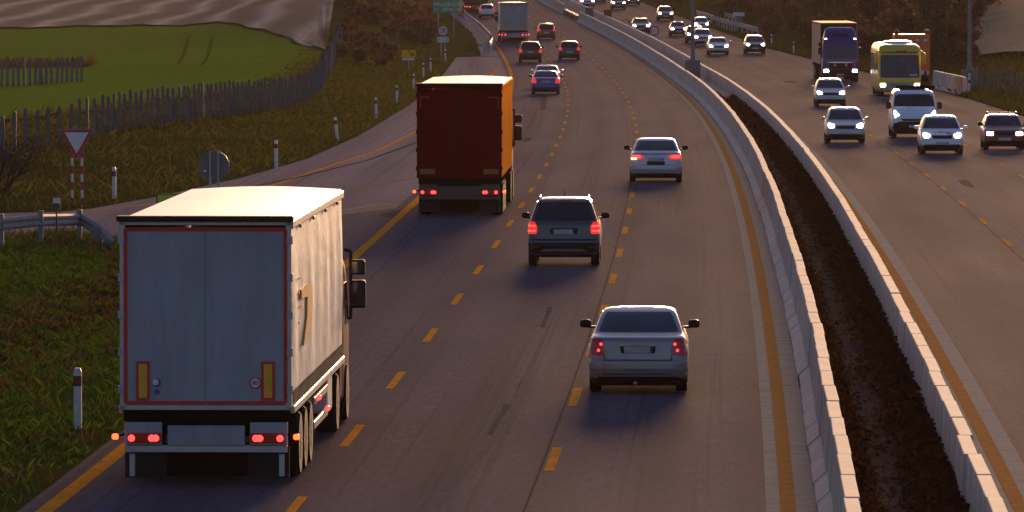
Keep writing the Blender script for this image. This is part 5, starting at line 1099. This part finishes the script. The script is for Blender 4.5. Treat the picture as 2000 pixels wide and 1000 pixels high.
# ------------------------------------------------------------------ shrubs and bare trees
def bush_meshes(kind, h, spread, nb, leaf, nl, seed, bark, ls=.10):
    r = random.Random(seed); m = MB(); tips = []
    def grow(p, d, L, rad, depth):
        seg = 3; q = Vector(p)
        for k in range(seg):
            d2 = (d + Vector((r.gauss(0, .16), r.gauss(0, .16), r.gauss(0.05, .08)))).normalized(); n = q + d2 * L / seg; m.tube(q, n, rad * (1 - .22 * k), rad * (1 - .22 * (k + 1)), n=5 if depth < 2 else 3, cap=False); q = n; d = d2
            if depth >= 1: tips.append(Vector(q))
        if depth < 3:
            for _ in range(nb if depth == 0 else 3):
                dv = (d * 1.0 + Vector((r.gauss(0, spread), r.gauss(0, spread), r.gauss(.05, .3)))).normalized(); grow(q - d * L * r.uniform(0, .5), dv, L * r.uniform(.55, .8), rad * .5, depth + 1)
    st = 1 if kind == 'tree' else 4
    for _ in range(st): grow(Vector((r.gauss(0, .15 * (st > 1)), r.gauss(0, .15 * (st > 1)), -.1)), Vector((r.gauss(0, .25 * (st > 1)), r.gauss(0, .25 * (st > 1)), 1)).normalized(), h * (.42 if kind == 'tree' else .36), .07 * h / 5 if kind == 'tree' else .03 * h / 2, 0)
    bme = m.mesh('branches', MAT[bark])
    T = np.array([tuple(t) for t in tips]); g = np.random.default_rng(seed); c = T[g.integers(0, len(T), nl)] + g.normal(0, h * .05, (nl, 3)); c[:, 2] = np.maximum(c[:, 2], .05)
    u = g.normal(size=(nl, 3)); u /= np.linalg.norm(u, axis=1)[:, None]; t = g.normal(size=(nl, 3)); w = np.cross(u, t); w /= np.linalg.norm(w, axis=1)[:, None]; s = g.uniform(ls * .5, ls * 1.2, nl)[:, None]
    V = np.stack([c - u * s, c + w * s * .6, c + u * s, c - w * s * .6], 1).reshape(-1, 3); i = np.arange(nl) * 4
    o = np_mesh('foliage', V, np.stack([i, i + 1, i + 2, i + 3], 1), MAT[leaf]); fme = o.data; bpy.data.objects.remove(o); return bme, fme
def build_plants():
    kinds = [('shrub', 2.6, .75, 4, 'brownleaf', 2600, 11, 'bark'), ('shrub', 2.2, .8, 4, 'brownleaf', 2600, 12, 'bark'), ('shrub', 2.8, .65, 4, 'oliveleaf', 2400, 13, 'bark'), ('tree', 6.5, .55, 5, 'brownleaf', 2600, 14, 'bark'), ('tree', 7.5, .5, 5, 'oliveleaf', 2200, 15, 'bark'), ('tree', 5.5, .6, 5, 'brownleaf', 1700, 16, 'bark')]
    ms = [bush_meshes(*k, ls=.15 if k[0] == 'shrub' else .20) for k in kinds]
    def plant(i, x, y, sc, label, group):
        nm = kinds[i][0]; t = empty(nm if nm == 'shrub' else 'bare_tree', (x, y, gz(x, y) - .05), random.uniform(0, 6.28), sc * random.uniform(.85, 1.15)); tag(t, label, nm, group)
        link('branches', ms[i][0], t) if nm == 'shrub' else link('trunk', ms[i][0], t); link('foliage' if nm == 'shrub' else 'crown', ms[i][1], t)
    n = 0; tries = 0
    while n < 190 and tries < 9000:   # left thicket between the fence and the slip road
        tries += 1; D = random.uniform(520, 885); X = random.uniform(-32, -4); d1 = float(dist_far(np.array([X]), np.array([D]))[0]); fx = float(np.interp(D, [500, 605, 705, 885], [-13.2, -15.0, -17.2, -23]))
        px = 1000 + X * F_PX / D
        if d1 < (4.5 if D < 640 else 3.2) or X < fx + .6: continue
        if D < 600 and px > 850 and random.random() < .9: continue
        if 60 < 0: continue
        plant(random.choice((0, 1, 1, 2)), X, D, random.uniform(.55, .95) * (1.0 if D > 640 else .7), 'brown autumn shrub in the thicket left of the distant carriageway', 'shrubs of the left thicket'); n += 1
    n = 0; tries = 0
    while n < 125 and tries < 8000:
        tries += 1; D = 500 + 420 * random.random() ** 1.2; d3 = random.uniform(2.5, 26) if D > 600 else random.uniform(3.5, 14); X = float(XA(D)) + float(right_edge(D)) + d3; px = 1000 + X * F_PX / D
        if px > (1893 if random.random() < .75 else 1925) - max(0, (560 - D)) * .5 or px > 2000: continue
        big = d3 > 6 and random.random() < .55
        if big: plant(random.choice((3, 4, 5)), X, D, random.uniform(.65, 1.0), 'bare brown tree in the thicket right of the oncoming carriageway', 'trees of the right thicket')
        else: plant(random.choice((0, 1, 2, 2)), X, D, random.uniform(.7, 1.25), 'brown shrub in the thicket right of the oncoming carriageway', 'shrubs of the right thicket')
        n += 1
    for (px_, py_, k_, sc_) in ((1884, 100, 3, .8), (1895, 78, 5, .8), (1906, 55, 4, .7), (1914, 40, 3, .8), (1889, 60, 4, .9), (1925, 22, 5, .8), (1902, 30, 3, .9), (1878, 118, 5, .55), (1935, 8, 4, .7)):
        p = hit(px_, py_); plant(k_, p.x, p.y, sc_, 'bare brown tree at the edge of the thicket against the pale bare field', 'trees along the bare field edge')
    # dark bare bush on the left edge
    b, f = bush_meshes('shrub', 3.0, .55, 6, 'brownleaf', 60, 21, 'darkbark', .05)
    for (x, y, sc, l, tilt) in ((8, 372, 1.0, 'dark bare bush with long twigs at the left edge before the fence', .45), (-25, 392, .9, 'second dark bare bush half cut by the left edge', .2)):
        p = hit(x, y); t = empty('bare_bush', p, .4, sc); t.rotation_euler = (0, tilt, .4); tag(t, l, 'bush'); link('branches', b, t); link('foliage', f, t)
build_plants()

# ------------------------------------------------------------------ evening haze
def build_haze():
    x0, x1, y0, y1, z0, z1 = -1600, 1600, -70, 3700, -8, 42
    o = MB().box(((x0 + x1) / 2, (y0 + y1) / 2, (z0 + z1) / 2), (x1 - x0, y1 - y0, z1 - z0)).build('haze', []); tag(o, 'warm evening haze over the road', 'haze', kind='stuff')
    m = bpy.data.materials.new('haze'); m.use_nodes = True; t = m.node_tree; t.nodes.clear(); out = t.nodes.new('ShaderNodeOutputMaterial'); v = t.nodes.new('ShaderNodeVolumePrincipled')
    v.inputs['Color'].default_value = (.90, .67, .55, 1); v.inputs['Density'].default_value = .00006; v.inputs['Anisotropy'].default_value = 0.0
    t.links.new(v.outputs[0], out.inputs['Volume']); o.data.materials.append(m)
HAZE = True
if HAZE: build_haze()
